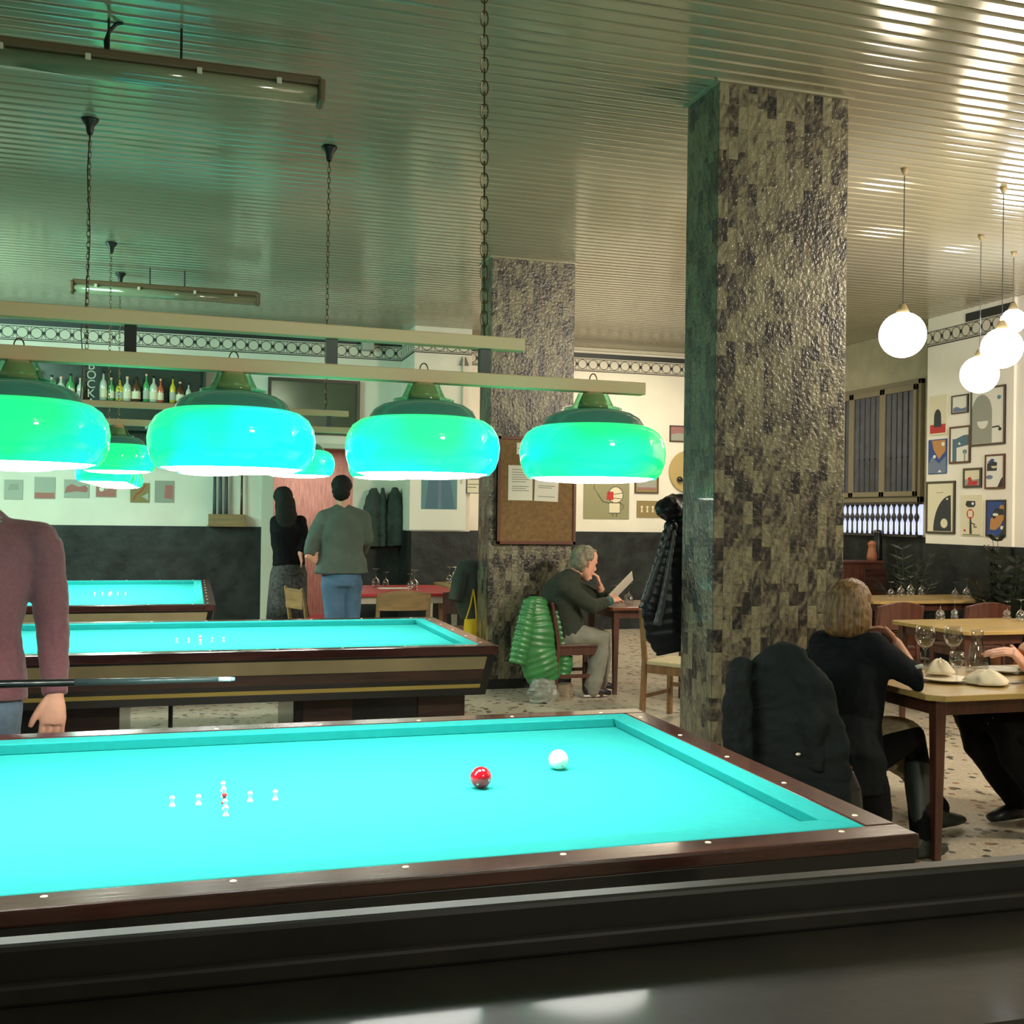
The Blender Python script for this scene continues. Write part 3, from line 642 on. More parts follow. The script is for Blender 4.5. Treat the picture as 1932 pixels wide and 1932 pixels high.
fluoro((-0.255, 10.57), 1.66, 0, (.155, -.155), 'small looking unlit fluorescent fitting on rods, far one above the farthest table', .19)

# ================================================================ GLOBE LAMPS
def globe(p, r, label, m='globe', cordtop=HC):
    T = empty('globe_lamp', p, 0, label, 'globe lamp', 'white globe pendant lamps')
    MB().ball((0, 0, 0), r, 40).build('globe', M[m], T, smooth=True)
    MB().lathe([(.0001, r+.05), (.02, r+.05), (.045, r-.01), (.05, r-.025), (.0001, r-.025)], 20).build('cap', M['beige_band'], T, smooth=True)
    MB().tube([(0, 0, r+.04), (0, 0, cordtop-p[2]-.05)], .003, 6).build('cord', M['dark_metal'], T)
    MB().lathe([(.006, -.04), (.014, -.034), (.026, 0), (.0001, 0)], 16, (0, 0, cordtop-p[2])).build('ceiling_cup', M['beige_band'], T, smooth=True)
globe((4.348, 5.88, 2.71), .145, 'glowing white globe lamp just right of the big pillar')
globe((5.939, 7.065, 2.68), .145, 'glowing white globe lamp lower in view, before the picture wall')
globe((5.218, 5.996, 2.692), .135, 'glowing white globe lamp at the right edge of the photo')
globe((6.55, 7.40, 3.20), .10, 'smaller cool white globe lamp high at the right edge', 'globe_cool')

# ================================================================ DRINK LEDGE IN FRONT
lg = empty('drink_ledge', (0, 0, 0), 0, 'long dark wooden drink ledge with raised lip, along the bottom edge', 'ledge')
ly = 1.545
Mx = Matrix.Translation((.55, 0, 0)) @ Matrix.Rotation(math.radians(-1.6), 4, 'Z')
MB().box(-3.2, 3.2, ly-.042, ly, .845, .95, M=Mx).build('lip', M['ledge_lip'], lg, bevel=.008)
MB().box(-3.2, 3.2, ly-.392, ly-.03, .845, .875, M=Mx).build('shelf_board', M['ledge'], lg, bevel=.006)
MB().box(-3.2, 3.2, ly-.06, ly-.042, .875, .905, M=Mx).build('moulding', M['ledge'], lg, bevel=.006)
for x in (-2.4, -.8, .8, 2.4):
    MB().box(x-.03, x+.03, ly-.38, ly-.05, .0, .845, M=Mx).build('support', M['black_body'], lg, bevel=.005)

# ================================================================ FURNITURE
def chair(loc_, rz, label, m, seat_m, h=.80, w=.42, d=.42, sh=.45, slat=(.60, .80), group='wooden dining chairs', curved=False):
    """chair facing +Y in its own frame"""
    T = empty('dining_chair', loc_, rz, label, 'chair', group)
    MB().box(-w/2+.01, w/2-.01, -d/2+.01, d/2, sh-.03, sh).build('seat', M[seat_m], T, bevel=.008)
    MB().box(-w/2+.02, w/2-.02, -d/2+.01, -d/2+.03, sh-.09, sh-.03).box(-w/2+.02, w/2-.02, d/2-.03, d/2-.01, sh-.09, sh-.03).box(-w/2+.01, -w/2+.03, -d/2+.02, d/2-.02, sh-.09, sh-.03).box(w/2-.03, w/2-.01, -d/2+.02, d/2-.02, sh-.09, sh-.03).build('seat_rail', M[m], T)
    for s in (-1, 1):
        MB().prism([(s*(w/2-.019)-.019, d/2-.04), (s*(w/2-.019)+.019, d/2-.04), (s*(w/2-.019)+.019, d/2), (s*(w/2-.019)-.019, d/2)], 0, sh-.03).build('leg', M[m], T, bevel=.006)
        x0 = s*(w/2-.018)
        MB().add([(x0-.019, -d/2-.035, 0), (x0+.019, -d/2-.035, 0), (x0+.019, -d/2+.005, 0), (x0-.019, -d/2+.005, 0),
                  (x0-.019, -d/2-.0, sh), (x0+.019, -d/2-.0, sh), (x0+.019, -d/2+.035, sh), (x0-.019, -d/2+.035, sh),
                  (x0-.017, -d/2-.055, h), (x0+.017, -d/2-.055, h), (x0+.017, -d/2-.03, h), (x0-.017, -d/2-.03, h)],
                 [(3, 2, 1, 0), (0, 1, 5, 4), (1, 2, 6, 5), (2, 3, 7, 6), (3, 0, 4, 7), (4, 5, 9, 8), (5, 6, 10, 9), (6, 7, 11, 10), (7, 4, 8, 11), (8, 9, 10, 11)]).build('leg', M[m], T, bevel=.006)
        MB().box(x0-.01, x0+.01, -d/2, d/2-.03, .17, .20).build('stretcher', M[m], T)
    MB().box(-w/2+.03, w/2-.03, d/2-.03, d/2-.01, .22, .25).build('stretcher', M[m], T)
    b = MB(); n = 8; cv = .035 if curved else .018
    for z0, z1 in (slat,):
        rs = []
        for k in range(n+1):
            t = k/n; x = -w/2+.02+(w-.04)*t; yy = -d/2-.032-cv*math.sin(PI*t)
            top = z1+(.035*math.sin(PI*t) if curved else 0.006*math.sin(PI*t))
            rs.append([Vector((x, yy-.009, z0)), Vector((x, yy+.009, z0)), Vector((x, yy+.006, top)), Vector((x, yy-.012, top))])
        b.rings(rs)
    b.build('backrest', M[m], T, bevel=.004)
    return T
def dtable(x0, x1, y0, y1, label, top_m, leg_m, ch=.05, th=.028, legw=.055, inset=.07, group='dining tables', splay=0):
    cx, cy = (x0+x1)/2, (y0+y1)/2; a, b = (x1-x0)/2, (y1-y0)/2
    T = empty('dining_table', (cx, cy, 0), 0, label, 'table', group)
    MB().prism([(-a+ch, -b), (a-ch, -b), (a, -b+ch), (a, b-ch), (a-ch, b), (-a+ch, b), (-a, b-ch), (-a, -b+ch)], .75-th, .75).build('tabletop', M[top_m], T, bevel=.004)
    i = inset
    MB().box(-a+i, a-i, -b+i, -b+i+.02, .65, .75-th).box(-a+i, a-i, b-i-.02, b-i, .65, .75-th).box(-a+i, -a+i+.02, -b+i, b-i, .65, .75-th).box(a-i-.02, a-i, -b+i, b-i, .65, .75-th).build('apron', M[leg_m], T)
    for sx in (-1, 1):
        for sy in (-1, 1):
            px, py = sx*(a-i-.01), sy*(b-i-.01); l = legw/2; l2 = l*.62; e = splay
            MB().prism([(px-l, py-l), (px+l, py-l), (px+l, py+l), (px-l, py+l)], .75-th-.002, 0, poly2=[(px-l2+sx*e, py-l2+sy*e), (px+l2+sx*e, py-l2+sy*e), (px+l2+sx*e, py+l2+sy*e), (px-l2+sx*e, py+l2+sy*e)]).build('leg', M[leg_m], T, bevel=.004)
    return T

# glasses: one goblet standing, one turned upside down on its rim, made once and copied
GP = [(.0001, 0), (.034, .001), (.034, .003), (.006, .008), (.0035, .02), (.0035, .075), (.008, .085), (.028, .102), (.039, .125), (.040, .145), (.035, .178), (.034, .178), (.0385, .145), (.0375, .126), (.027, .104), (.004, .090), (.0001, .089)]
def goblet(p, label, group, up=True, s=1.0):
    o = MB().lathe([(r*s, z*s) for r, z in GP], 20).build('wine_glass', M['clear'], smooth=True)
    if up: o.location = p
    else: o.rotation_euler = (PI, 0, 0); o.location = (p[0], p[1], p[2]+.178*s)
    return tag(o, label, 'wine glass', group)

# ---- nearest dining table at the right with the seated woman
DT1 = (3.13, 4.35, 3.98, 4.78)
dtable(*DT1, 'honey coloured dining table at the right where the blond person sits', 'table_yellow', 'darkred_wood', ch=.06)
DT2p = seen(1818, 1192, z=.75)
D2 = (DT2p.x, DT2p.x+1.15, DT2p.y, DT2p.y+.85)
dtable(*D2, 'second dining table with pale yellow top, behind the table of the blond person', 'table_yellow', 'darkred_wood')
D3 = (6.22, 7.72, 8.75, 9.5)
dtable(*D3, 'long dining table farthest back at the right, under the barred window', 'table_yellow', 'darkred_wood')
# items on the tables at the right
def on(px, py, z=.75): return seen(px, py, z=z)
g = 'upside down wine glasses on the long back table'
for i, (px, py, s) in enumerate(((1681, 1126, .86), (1700, 1126, 1.05), (1718, 1122, 1.1), (1738, 1122, .86), (1802, 1128, .9), (1824, 1128, 1.08))):
    goblet(on(px, py), 'upside down wine glass on the long back table, %s from the left' % ['first', 'second', 'third', 'fourth', 'fifth', 'sixth'][i], g, False, s)
for i, (px, py, s) in enumerate(((1774, 1170, .9), (1801, 1166, .75), (1900, 1168, .8), (1926, 1172, .95))):
    goblet(on(px, py), 'upside down wine glass on the second table, %s from the left' % ['first', 'second', 'third', 'fourth'][i], 'upside down wine glasses on the second table', False, s)
goblet(seen(1745, 1262, z=.75), 'standing wine glass on the honey coloured table, left one beside the crumpled napkin', 'wine glasses standing on the nearest dining table', True, 1.25)
goblet(seen(1798, 1258, z=.75), 'standing wine glass on the honey coloured table, right one beside the carafe', 'wine glasses standing on the nearest dining table', True, 1.2)
goblet(seen(1805, 1290, z=.75), 'empty wine glass at the front of the honey coloured table before the crumpled napkins', 'wine glasses standing on the nearest dining table', True, .85)
pc = seen(1843, 1268, z=.75)
c = MB().lathe([(.0001, 0), (.05, 0), (.056, .02), (.052, .07), (.036, .13), (.026, .17), (.030, .2), (.034, .215), (.032, .215), (.024, .17), (.034, .13), (.05, .07), (.052, .02), (.0001, .008)], 28).build('carafe', M['clear'], smooth=True)
c.location = pc; tag(c, 'clear glass water carafe on the honey coloured table between glasses and napkin', 'carafe')
def plate(p, r, label):
    o = MB().lathe([(.0001, .004), (r*.6, .004), (r, .016), (r, .019), (r*.6, .008), (.0001, .008)], 36).build('dinner_plate', M['ivory'], smooth=True)
    o.location = p; return tag(o, label, 'plate', 'plates on the nearest dining table')
plate(seen(1780, 1285, z=.751), .12, 'pale round plate under the crumpled napkin beside the left glass')
plate(seen(1888, 1268, z=.751), .11, 'pale round plate at the right end of the honey coloured table')
def napkin(p, s, h, label, seed):
    rnd = random.Random(seed); mb = MB(); n = 18; rs = []
    for j, (rr, zz) in enumerate(((1.0, 0), (.92, .25), (.7, .62), (.42, .9), (.15, 1.0))):
        rs.append([Vector((s*rr*(1+.22*math.sin(3*a+seed)+.14*rnd.uniform(-1, 1))*math.cos(a), s*.75*rr*(1+.2*math.cos(2*a+seed*2))*math.sin(a), h*zz*(1+.2*rnd.uniform(-1, 1)))) for a in [2*PI*k/n for k in range(n)]])
    mb.rings(rs)
    o = mb.build('napkin', M['napkin'], smooth=True, subsurf=1); o.location = p
    return tag(o, label, 'napkin', 'crumpled napkins on the nearest dining table')
napkin(seen(1862, 1292, z=.751), .118, .068, 'crumpled cream napkin at the front edge of the honey coloured table', 1)
napkin(seen(1772, 1272, z=.771), .075, .075, 'crumpled cream napkin behind the empty glass beside the left plate', 4)
t = MB().box(-.02, .02, -.004, .004, 0, .003).loft([((-.09, 0, .004), .005, .0015), ((.02, 0, .003), .008, .002), ((.09, 0, .004), .005, .0015)], (0, 1, 0), 8).build('fork', M['dark_metal'])
t.location = seen(1915, 1290, z=.752); tag(t, 'metal fork on the honey coloured table near the right edge', 'cutlery')

chair((3.45, 4.98, 0), PI, 'dark red wooden chair behind the honey coloured table, facing the camera', 'darkred_wood', 'darkred_wood')
q1, q2 = seen(1692, 1160, z=.72), seen(1856, 1160, z=.72)
chair((q1.x, q1.y+.2, 0), 0.0, 'dark red wooden chair with curved back, before the long back table, left of two', 'darkred_wood', 'darkred_wood', curved=True, h=.80, w=.46)
chair((q2.x, q2.y+.2, 0), 0.0, 'dark red wooden chair with curved back, before the long back table, right of two', 'darkred_wood', 'darkred_wood', curved=True, h=.80, w=.46)
# sideboard with a pepper mill, bottle behind the pillar edge
sp = seen(1630, 1060, Y=10.95)
sb = empty('sideboard', (sp.x, 11.1, 0), 0, 'dark red sideboard partly hidden behind the big pillar', 'sideboard')
MB().box(-.38, .24, -.18, .18, 0, sp.z-.02).build('body', M['darkred_wood'], sb, bevel=.01)
MB().box(-.41, .27, -.2, .2, sp.z-.02, sp.z+.01).build('top', M['darkred_wood'], sb, bevel=.006)
MB().box(-.02, .28, -.192, -.18, .1, sp.z-.08).build('door', M['brown_band'], sb, bevel=.006)
o = MB().lathe([(.0001, 0), (.06, 0), (.058, .06), (.045, .14), (.04, .17), (.05, .19), (.05, .21), (.02, .235), (.0001, .24)], 20).build('clay_jar', M['terracotta'], smooth=True)
o.location = (seen(1645, 1058, Y=11.05).x, 11.05, sp.z+.01); tag(o, 'pinkish clay jar on the dark red sideboard beside the big pillar', 'jar')
o = MB().lathe([(.0001, 0), (.052, 0), (.056, .02), (.05, .22), (.045, .30), (.05, .33), (.05, .36), (.0001, .37)], 20).build('pepper_mill', M['black_body'], smooth=True)
o.location = (seen(1658, 1040, Y=11.15).x, 11.17, sp.z+.01); tag(o, 'tall dark mill standing before the barred window', 'mill')

# ---- table, chairs of the reading man
dtable(3.40, 4.5, 8.46, 9.2, 'red brown dining table where the grey haired person reads', 'redwood', 'darkred_wood', ch=.02)
chair((3.12, 8.62, 0), -PI/2, 'dark red chair under the grey haired person, green jacket over its back', 'darkred_wood', 'darkred_wood')
cp = seen(1212, 1345, z=0); cq = seen(1252, 1368, z=0)
chair((3.52, 7.35, 0), -.95, 'honey coloured wooden chair with cream seat, left of the big pillar', 'honey', 'seat_cream', h=.84)
chair((4.15, 8.05, 0), 0.0, 'dark chair at the near side of the reading table, behind the honey coloured one', 'darkred_wood', 'seat_cream', h=.78)
gp = seen(1196, 1143, z=.75)
goblet((gp.x, gp.y+.12, .75), 'upside down wine glass on the reading table, right one', 'wine glasses on the reading table', False, 1.08)
goblet((gp.x-.05, gp.y+.3, .75), 'upside down wine glass on the reading table, left one behind', 'wine glasses on the reading table', False, .9)
mn = MB().box(-.105, .105, -.001, .001, -.145, .145).build('menu_sheet', M['paper'])
mp_ = seen(1172, 1108, Y=8.62); mn.location = mp_; mn.rotation_euler = (Matrix.Rotation(math.radians(46), 4, 'Y') @ Matrix.Rotation(math.radians(54), 4, 'Z')).to_euler()
tag(mn, 'pale menu sheet held up by the grey haired person', 'menu')

# ---- dining corner behind the middle table
RX0, RY0 = 1.43, 10.2
dtable(RX0, RX0+1.12, RY0, RY0+1.25, 'red topped dining table behind the middle billiard table', 'red_top', 'cream_paint', ch=.08, inset=.06)
dtable(RX0+1.2, RX0+2.2, RY0+.95, RY0+1.75, 'yellow wooden dining table between the red table and the far pillar', 'table_yellow', 'honey')
cc = seen(757, 1125, z=.76)
chair((cc.x, RY0-.32, 0), 0.0, 'light oak chair with curved back in front of the red table', 'oak', 'seat_cream', h=.80, w=.5, curved=True, slat=(.64, .79))
ch2 = seen(611, 1110, z=.80)
chair((ch2.x-.05, ch2.y, 0), -1.25, 'light oak chair behind the legs of the person in the grey green jacket', 'oak', 'oak', h=.82, slat=(.62, .8))
for i, (px, py, s) in enumerate(((709, 1108, 1.1), (728, 1106, .85), (774, 1110, .85), (782, 1112, 1.12), (848, 1101, 1.05))):
    q = seen(px, py, z=.75)
    goblet(q, 'upside down wine glass behind the middle billiard table, %s from the left' % ['first', 'second', 'third', 'fourth', 'fifth'][i], 'upside down wine glasses on the red and yellow tables', False, s)
bs = empty('soap_bottle', seen(860, 1082, z=.75) + Vector((0, 0, 0)), 0, 'clear pump bottle on the yellow table beside the far pillar', 'bottle')
bs.location = (seen(860, 1075, Y=RY0+1.4).x, RY0+1.4, .75)
MB().lathe([(.0001, 0), (.035, 0), (.036, .11), (.03, .13), (.012, .14), (.0001, .14)], 20).build('bottle_body', M['paper'], bs, smooth=True)
MB().lathe([(.012, .14), (.012, .16), (.004, .165), (.004, .185), (.0001, .185)], 12).box(-.03, .008, -.006, .006, .182, .19).build('pump', M['paper'], bs)
pl = MB().box(-.16, .16, -.1, .1, 0, .002).build('placemat', M['paper']); pl.location = (2.0, RY0+.75, .75); tag(pl, 'pale paper placemat on the red table', 'placemat')

# ================================================================ CLOTHES ON CHAIRS AND HOOKS
def quilt(secs, side, name, m, parent=None, n=28, q=.03, amp=.011, loc=None, phase=0, folds=0, wr=0):
    """padded garment limb: lofted rings with a bulge between every stitched seam"""
    mb = MB(); P = [Vector(s[0]) for s in secs]
    L = [0]
    for a, b in zip(P, P[1:]): L.append(L[-1]+(b-a).length)
    rows = max(6, int(L[-1]/q*4)); out = []
    for i in range(rows+1):
        d = L[-1]*i/rows; k = 0
        while k < len(L)-2 and d > L[k+1]: k += 1
        t = (d-L[k])/max(1e-6, L[k+1]-L[k]); c = P[k].lerp(P[k+1], t)
        ra = secs[k][1]*(1-t)+secs[k+1][1]*t; rb = secs[k][2]*(1-t)+secs[k+1][2]*t
        bul = amp*(abs(math.sin(PI*d/q))**.6) if amp else 0
        out.append((c, ra+bul, rb+bul))
    s = Vector(side).normalized(); rs = []
    for i, (c, ra, rb) in enumerate(out):
        t = (out[min(i+1, len(out)-1)][0]-out[max(i-1, 0)][0]).normalized()
        a = (s-t*s.dot(t)).normalized(); b = t.cross(a); row = []
        for k in range(n):
            an = 2*PI*k/n; f = 1+folds*math.sin(an*5+phase)*min(1, i/rows*1.3)
            row.append(c+a*ra*f*math.cos(an)+b*rb*f*math.sin(an))
        rs.append(row)
    mb.rings(rs)
    return mb.build(name, m, parent, smooth=True, wrinkle=wr, wsize=.07, subsurf=1 if wr else 0)
# green quilted jacket over the reading person's chair
jx = 2.93
gj = empty('green_jacket', (0, 0, 0), 0, 'green quilted puffer jacket draped over the chair back of the grey haired person', 'jacket')
def sy(px, py, Y): return seen(px, py, Y=Y)
quilt([(sy(1013, 1128, 8.5), .07, .05), (sy(1012, 1150, 8.47), .125, .06), (sy(1016, 1190, 8.45), .15, .075), (sy(1012, 1225, 8.44), .17, .085), (sy(1022, 1262, 8.44), .17, .09), (sy(1030, 1288, 8.44), .13, .07)], (1, .25, 0), 'back_panel', M['puffer_green'], gj, q=.052, amp=.013, folds=.05)
quilt([(sy(1000, 1132, 8.40), .045, .04), (sy(992, 1170, 8.36), .065, .05), (sy(982, 1220, 8.34), .072, .05), (sy(975, 1252, 8.33), .06, .045)], (1, .25, 0), 'sleeve', M['puffer_green'], gj, q=.045, amp=.012)
quilt([(sy(1045, 1150, 8.5), .05, .04), (sy(1056, 1200, 8.5), .07, .05), (sy(1064, 1250, 8.5), .075, .05), (sy(1060, 1280, 8.48), .06, .04)], (1, .25, 0), 'front_panel', M['puffer_green'], gj, q=.045, amp=.012)
# carrier bags on the floor under it
bg = quilt([(sy(1024, 1282, 8.35), .09, .06), (sy(1024, 1308, 8.33), .135, .09), (sy(1022, 1331, 8.3), .10, .08)], (1, 0, 0), 'carrier_bag', M['plastic_grey'], None, amp=0, folds=.14, wr=.05)
tag(bg, 'grey crumpled carrier bag on the floor under the green quilted jacket', 'bag')
bg2 = quilt([(sy(1058, 1290, 8.55), .09, .05), (sy(1060, 1312, 8.55), .11, .08), (sy(1062, 1326, 8.52), .09, .07)], (1, 0, 0), 'shopping_bag', mat('bag_beige', (.28, .23, .16), .7, var=.2), None, amp=0, folds=.1, phase=1, wr=.03)
tag(bg2, 'beige shopping bag on the floor beside the grey carrier bag', 'bag')
# black puffer coat with hood on the big pillar
pc_ = empty('puffer_coat', (0, 0, 0), 0, 'black hooded puffer coat hanging on the left side of the big pillar', 'coat')
YC = 5.62
quilt([(sy(1296, 968, YC), .06, .05), (sy(1290, 1000, YC), .085, .06), (sy(1276, 1070, YC), .13, .08), (sy(1262, 1140, YC), .165, .09), (sy(1268, 1190, YC), .155, .09), (sy(1276, 1224, YC), .12, .07)], (1, 0, 0), 'coat_body', M['puffer_dark'], pc_, q=.06, amp=.012, folds=.08)
quilt([(sy(1268, 985, YC-.05), .03, .03), (sy(1254, 1050, YC-.08), .042, .04), (sy(1238, 1105, YC-.1), .052, .045), (sy(1224, 1152, YC-.1), .052, .045)], (1, 0, 0), 'sleeve', M['puffer_dark'], pc_, q=.05, amp=.010)
quilt([(sy(1266, 990, YC-.1), .006, .006), (sy(1240, 1065, YC-.14), .013, .008), (sy(1216, 1135, YC-.15), .016, .008)], (1, 0, 0), 'painted_sheen_edge', M['puffer_painted_sheen'], pc_, q=.05, amp=.006)  # strip modelled in lighter grey as a painted highlight
quilt([(sy(1272, 1000, YC-.12), .006, .006), (sy(1258, 1090, YC-.15), .015, .008), (sy(1240, 1180, YC-.15), .018, .008)], (1, 0, 0), 'painted_sheen_edge', M['puffer_painted_sheen'], pc_, q=.05, amp=.006)
hm = MB()
for c_, r_ in ((sy(1262, 960, YC-.04), (.085, .075, .072)), (sy(1280, 950, YC), (.085, .07, .062)), (sy(1292, 968, YC), (.08, .07, .075))): hm.ball(c_, r_, 18)
hm.build('hood', M['puffer_dark'], pc_, remesh=.012, smoothing=14, wrinkle=.035, wsize=.05)
MB().tube([(2.78, 5.36, 1.70), (2.78, 5.47, 1.70), (2.78, 5.5, 1.74)], .009, 8).build('coat_hook', M['dark_metal'], pc_)
# dark coats on the far wall
for i, (a, b_, top, lab) in enumerate(((705, 42, 921, 'dark grey coat hanging on the back wall, left of three'), (722, 18, 921, 'thin dark scarf like coat hanging on the back wall, middle of three'), (745, 42, 920, 'dark grey coat hanging on the back wall, right of three'))):
    Yc = 13.36; wd = b_/2*13.2/2024
    t = quilt([(sy(a, top, Yc), wd*.25, .04), (sy(a, top+14, Yc), wd*.6, .07), (sy(a, top+40, Yc), wd*.95, .09), (sy(a, top+110, Yc), wd*1.15, .1)], (1, 0, 0), 'hanging_coat', M['charcoal_green'], None, amp=0, folds=.16, phase=i, wr=.03)
    tag(t, lab, 'coat', 'coats on the back wall')
# coat on the chair half hidden by the far pillar, yellow tote
chair((2.50, 9.85, 0), -.3, 'dark chair half hidden behind the far pillar, with a grey coat on it', 'darkred_wood', 'darkred_wood')
gc = quilt([(sy(897, 1062, 9.62), .07, .06), (sy(890, 1075, 9.6), .15, .08), (sy(886, 1100, 9.58), .18, .09), (sy(888, 1130, 9.58), .16, .09), (sy(892, 1165, 9.58), .12, .08)], (1, .1, 0), 'draped_coat', M['charcoal_green'], None, amp=0, folds=.09)
tag(gc, 'dark grey coat draped on the chair at the left side of the far pillar', 'coat')
sl = quilt([(sy(870, 1078, 9.48), .055, .05), (sy(864, 1105, 9.45), .068, .055), (sy(858, 1133, 9.43), .062, .055)], (1, .1, 0), 'sleeve', M['charcoal_green'], gc, amp=0, folds=.05)
yb = empty('tote_bag', (0, 0, 0), 0, 'yellow tote bag hanging beside the far pillar', 'bag')
quilt([(sy(888, 1168, 9.42), .058, .02), (sy(888, 1190, 9.42), .068, .04), (sy(887, 1210, 9.42), .066, .05)], (1, 0, 0), 'bag_body', M['yellow'], yb, amp=0, folds=.08)
MB().tube([sy(879, 1170, 9.42), sy(888, 1140, 9.42), sy(893, 1112, 9.46)], .007, 6).tube([sy(899, 1168, 9.42), sy(897, 1140, 9.42), sy(893, 1112, 9.46)], .007, 6).build('strap', M['yellow'], yb)

# ================================================================ PEOPLE
def V(*a): return Vector(a)
def hand(mb, wr, d, nrm, thumb, s=1.0, curl=.5, spread=.16, tout=.62):
    """palm and five separate fingers; d towards the fingertips, nrm out of the back of the hand, thumb side vector"""
    d = Vector(d).normalized(); t = (Vector(thumb)-d*Vector(thumb).dot(d)).normalized(); n = (Vector(nrm)-d*Vector(nrm).dot(d)-t*Vector(nrm).dot(t)).normalized()
    mb.loft([(wr-d*.03*s, .026*s, .020*s), (wr, .027*s, .019*s), (wr+d*.03*s, .036*s, .018*s), (wr+d*.065*s, .041*s, .0165*s), (wr+d*.088*s, .039*s, .014*s)], t, 14)
    for k, (off, ln, r) in enumerate(((.030, .072, .0088), (.010, .080, .0092), (-.011, .074, .0088), (-.030, .058, .0078))):
        b = wr+d*.078*s+t*off*s; dirn = (d+t*(spread*(off/.03))*.6).normalized(); pts = []
        for j, f in enumerate((-.25, 0, .42, .74, 1.0)):
            c = max(0, f)**1.5*curl*ln*s
            pts.append((b+dirn*ln*s*f*(1-.18*curl*max(0, f))-n*c, r*s*(1.08-.22*max(0, f)), r*s*(1.05-.25*max(0, f))))
        mb.loft(pts, t, 10)
    b = wr+d*.018*s+t*.026*s; td = (d*.82+t*tout).normalized()
    mb.loft([(b-td*.012*s, .014*s, .013*s), (b+td*.02*s, .0135*s, .0125*s), (b+td*.045*s-n*.004*s, .011*s, .011*s), (b+td*.06*s+d*.006*s-n*.007*s, .0105*s, .010*s), (b+td*.074*s+d*.016*s-n*.011*s, .0075*s, .007*s)], d, 10)
def head(mb, c, f, up, s=1.0):
    """head centre c (between the ears), f the facing direction; face with brow, nose, lips and chin"""
    f = Vector(f).normalized(); up = Vector(up); up = (up-f*up.dot(f)).normalized(); sd = f.cross(up)
    secs = [(-.125, .040, .020, .048), (-.112, .047, .030, .030), (-.085, .056, .046, .022), (-.05, .064, .072, .012), (-.01, .071, .084, .002), (.03, .074, .092, -.002), (.065, .071, .092, -.004), (.095, .056, .075, -.006), (.113, .032, .045, -.008), (.120, .010, .014, -.008)]
    P = [(c+(up*z+f*off)*s, ra*s, rb*s) for z, ra, rb, off in secs]
    mb.loft(P, sd, 20)
    mb.loft([(c+(f*.074+up*.012)*s, .007*s, .008*s), (c+(f*.086-up*.012)*s, .010*s, .010*s), (c+(f*.097-up*.032)*s, .014*s, .012*s), (c+(f*.085-up*.043)*s, .012*s, .009*s)], sd, 10)
    for z, o, r in ((-.062, .079, .018), (-.075, .077, .017)): mb.ball(c+(f*o+up*z)*s, (r*s*.9, r*s*.5, .006*s), 10)
    mb.ball(c+(f*.066-up*.104)*s, (.02*s, .02*s, .016*s), 12)
    for k in (-1, 1):
        mb.ball(c+(sd*k*.030+f*.075+up*.020)*s, (.016*s, .012*s, .007*s), 10)      # brow
        mb.loft([(c+(sd*k*.073-f*.004+up*.022)*s, .006*s, .014*s), (c+(sd*k*.080-f*.008+up*.002)*s, .007*s, .016*s), (c+(sd*k*.074-f*.004-up*.03)*s, .005*s, .009*s)], f, 10)
def eyes(par, c, f, up, s=1.0):
    f = Vector(f).normalized(); up = Vector(up); up = (up-f*up.dot(f)).normalized(); sd = f.cross(up)
    for k in (-1, 1): MB().ball(c+(sd*k*.031+f*.079+up*.003)*s, .010*s, 12).build('eye', M['eye'], par, smooth=True)
def limb(mb, a, b, c_, r0, r1, r2, side=(0, 1, 0), k=1.0):
    a, b, c_ = Vector(a), Vector(b), Vector(c_)
    mb.ball(a, r0*k*.97, 14); mb.ball(c_, r2*k*.95, 12)
    mb.loft([(a, r0*k, r0*k), (a.lerp(b, .35), (r0*.62+r1*.42)*k, (r0*.6+r1*.42)*k), (b, r1*k, r1*k), (b.lerp(c_, .3), (r1*1.02)*k, r1*k), (c_, r2*k, r2*k)], side, 14)
def person(label, group=None): return tag(bpy.data.objects.new('person', None), label, 'person', group)

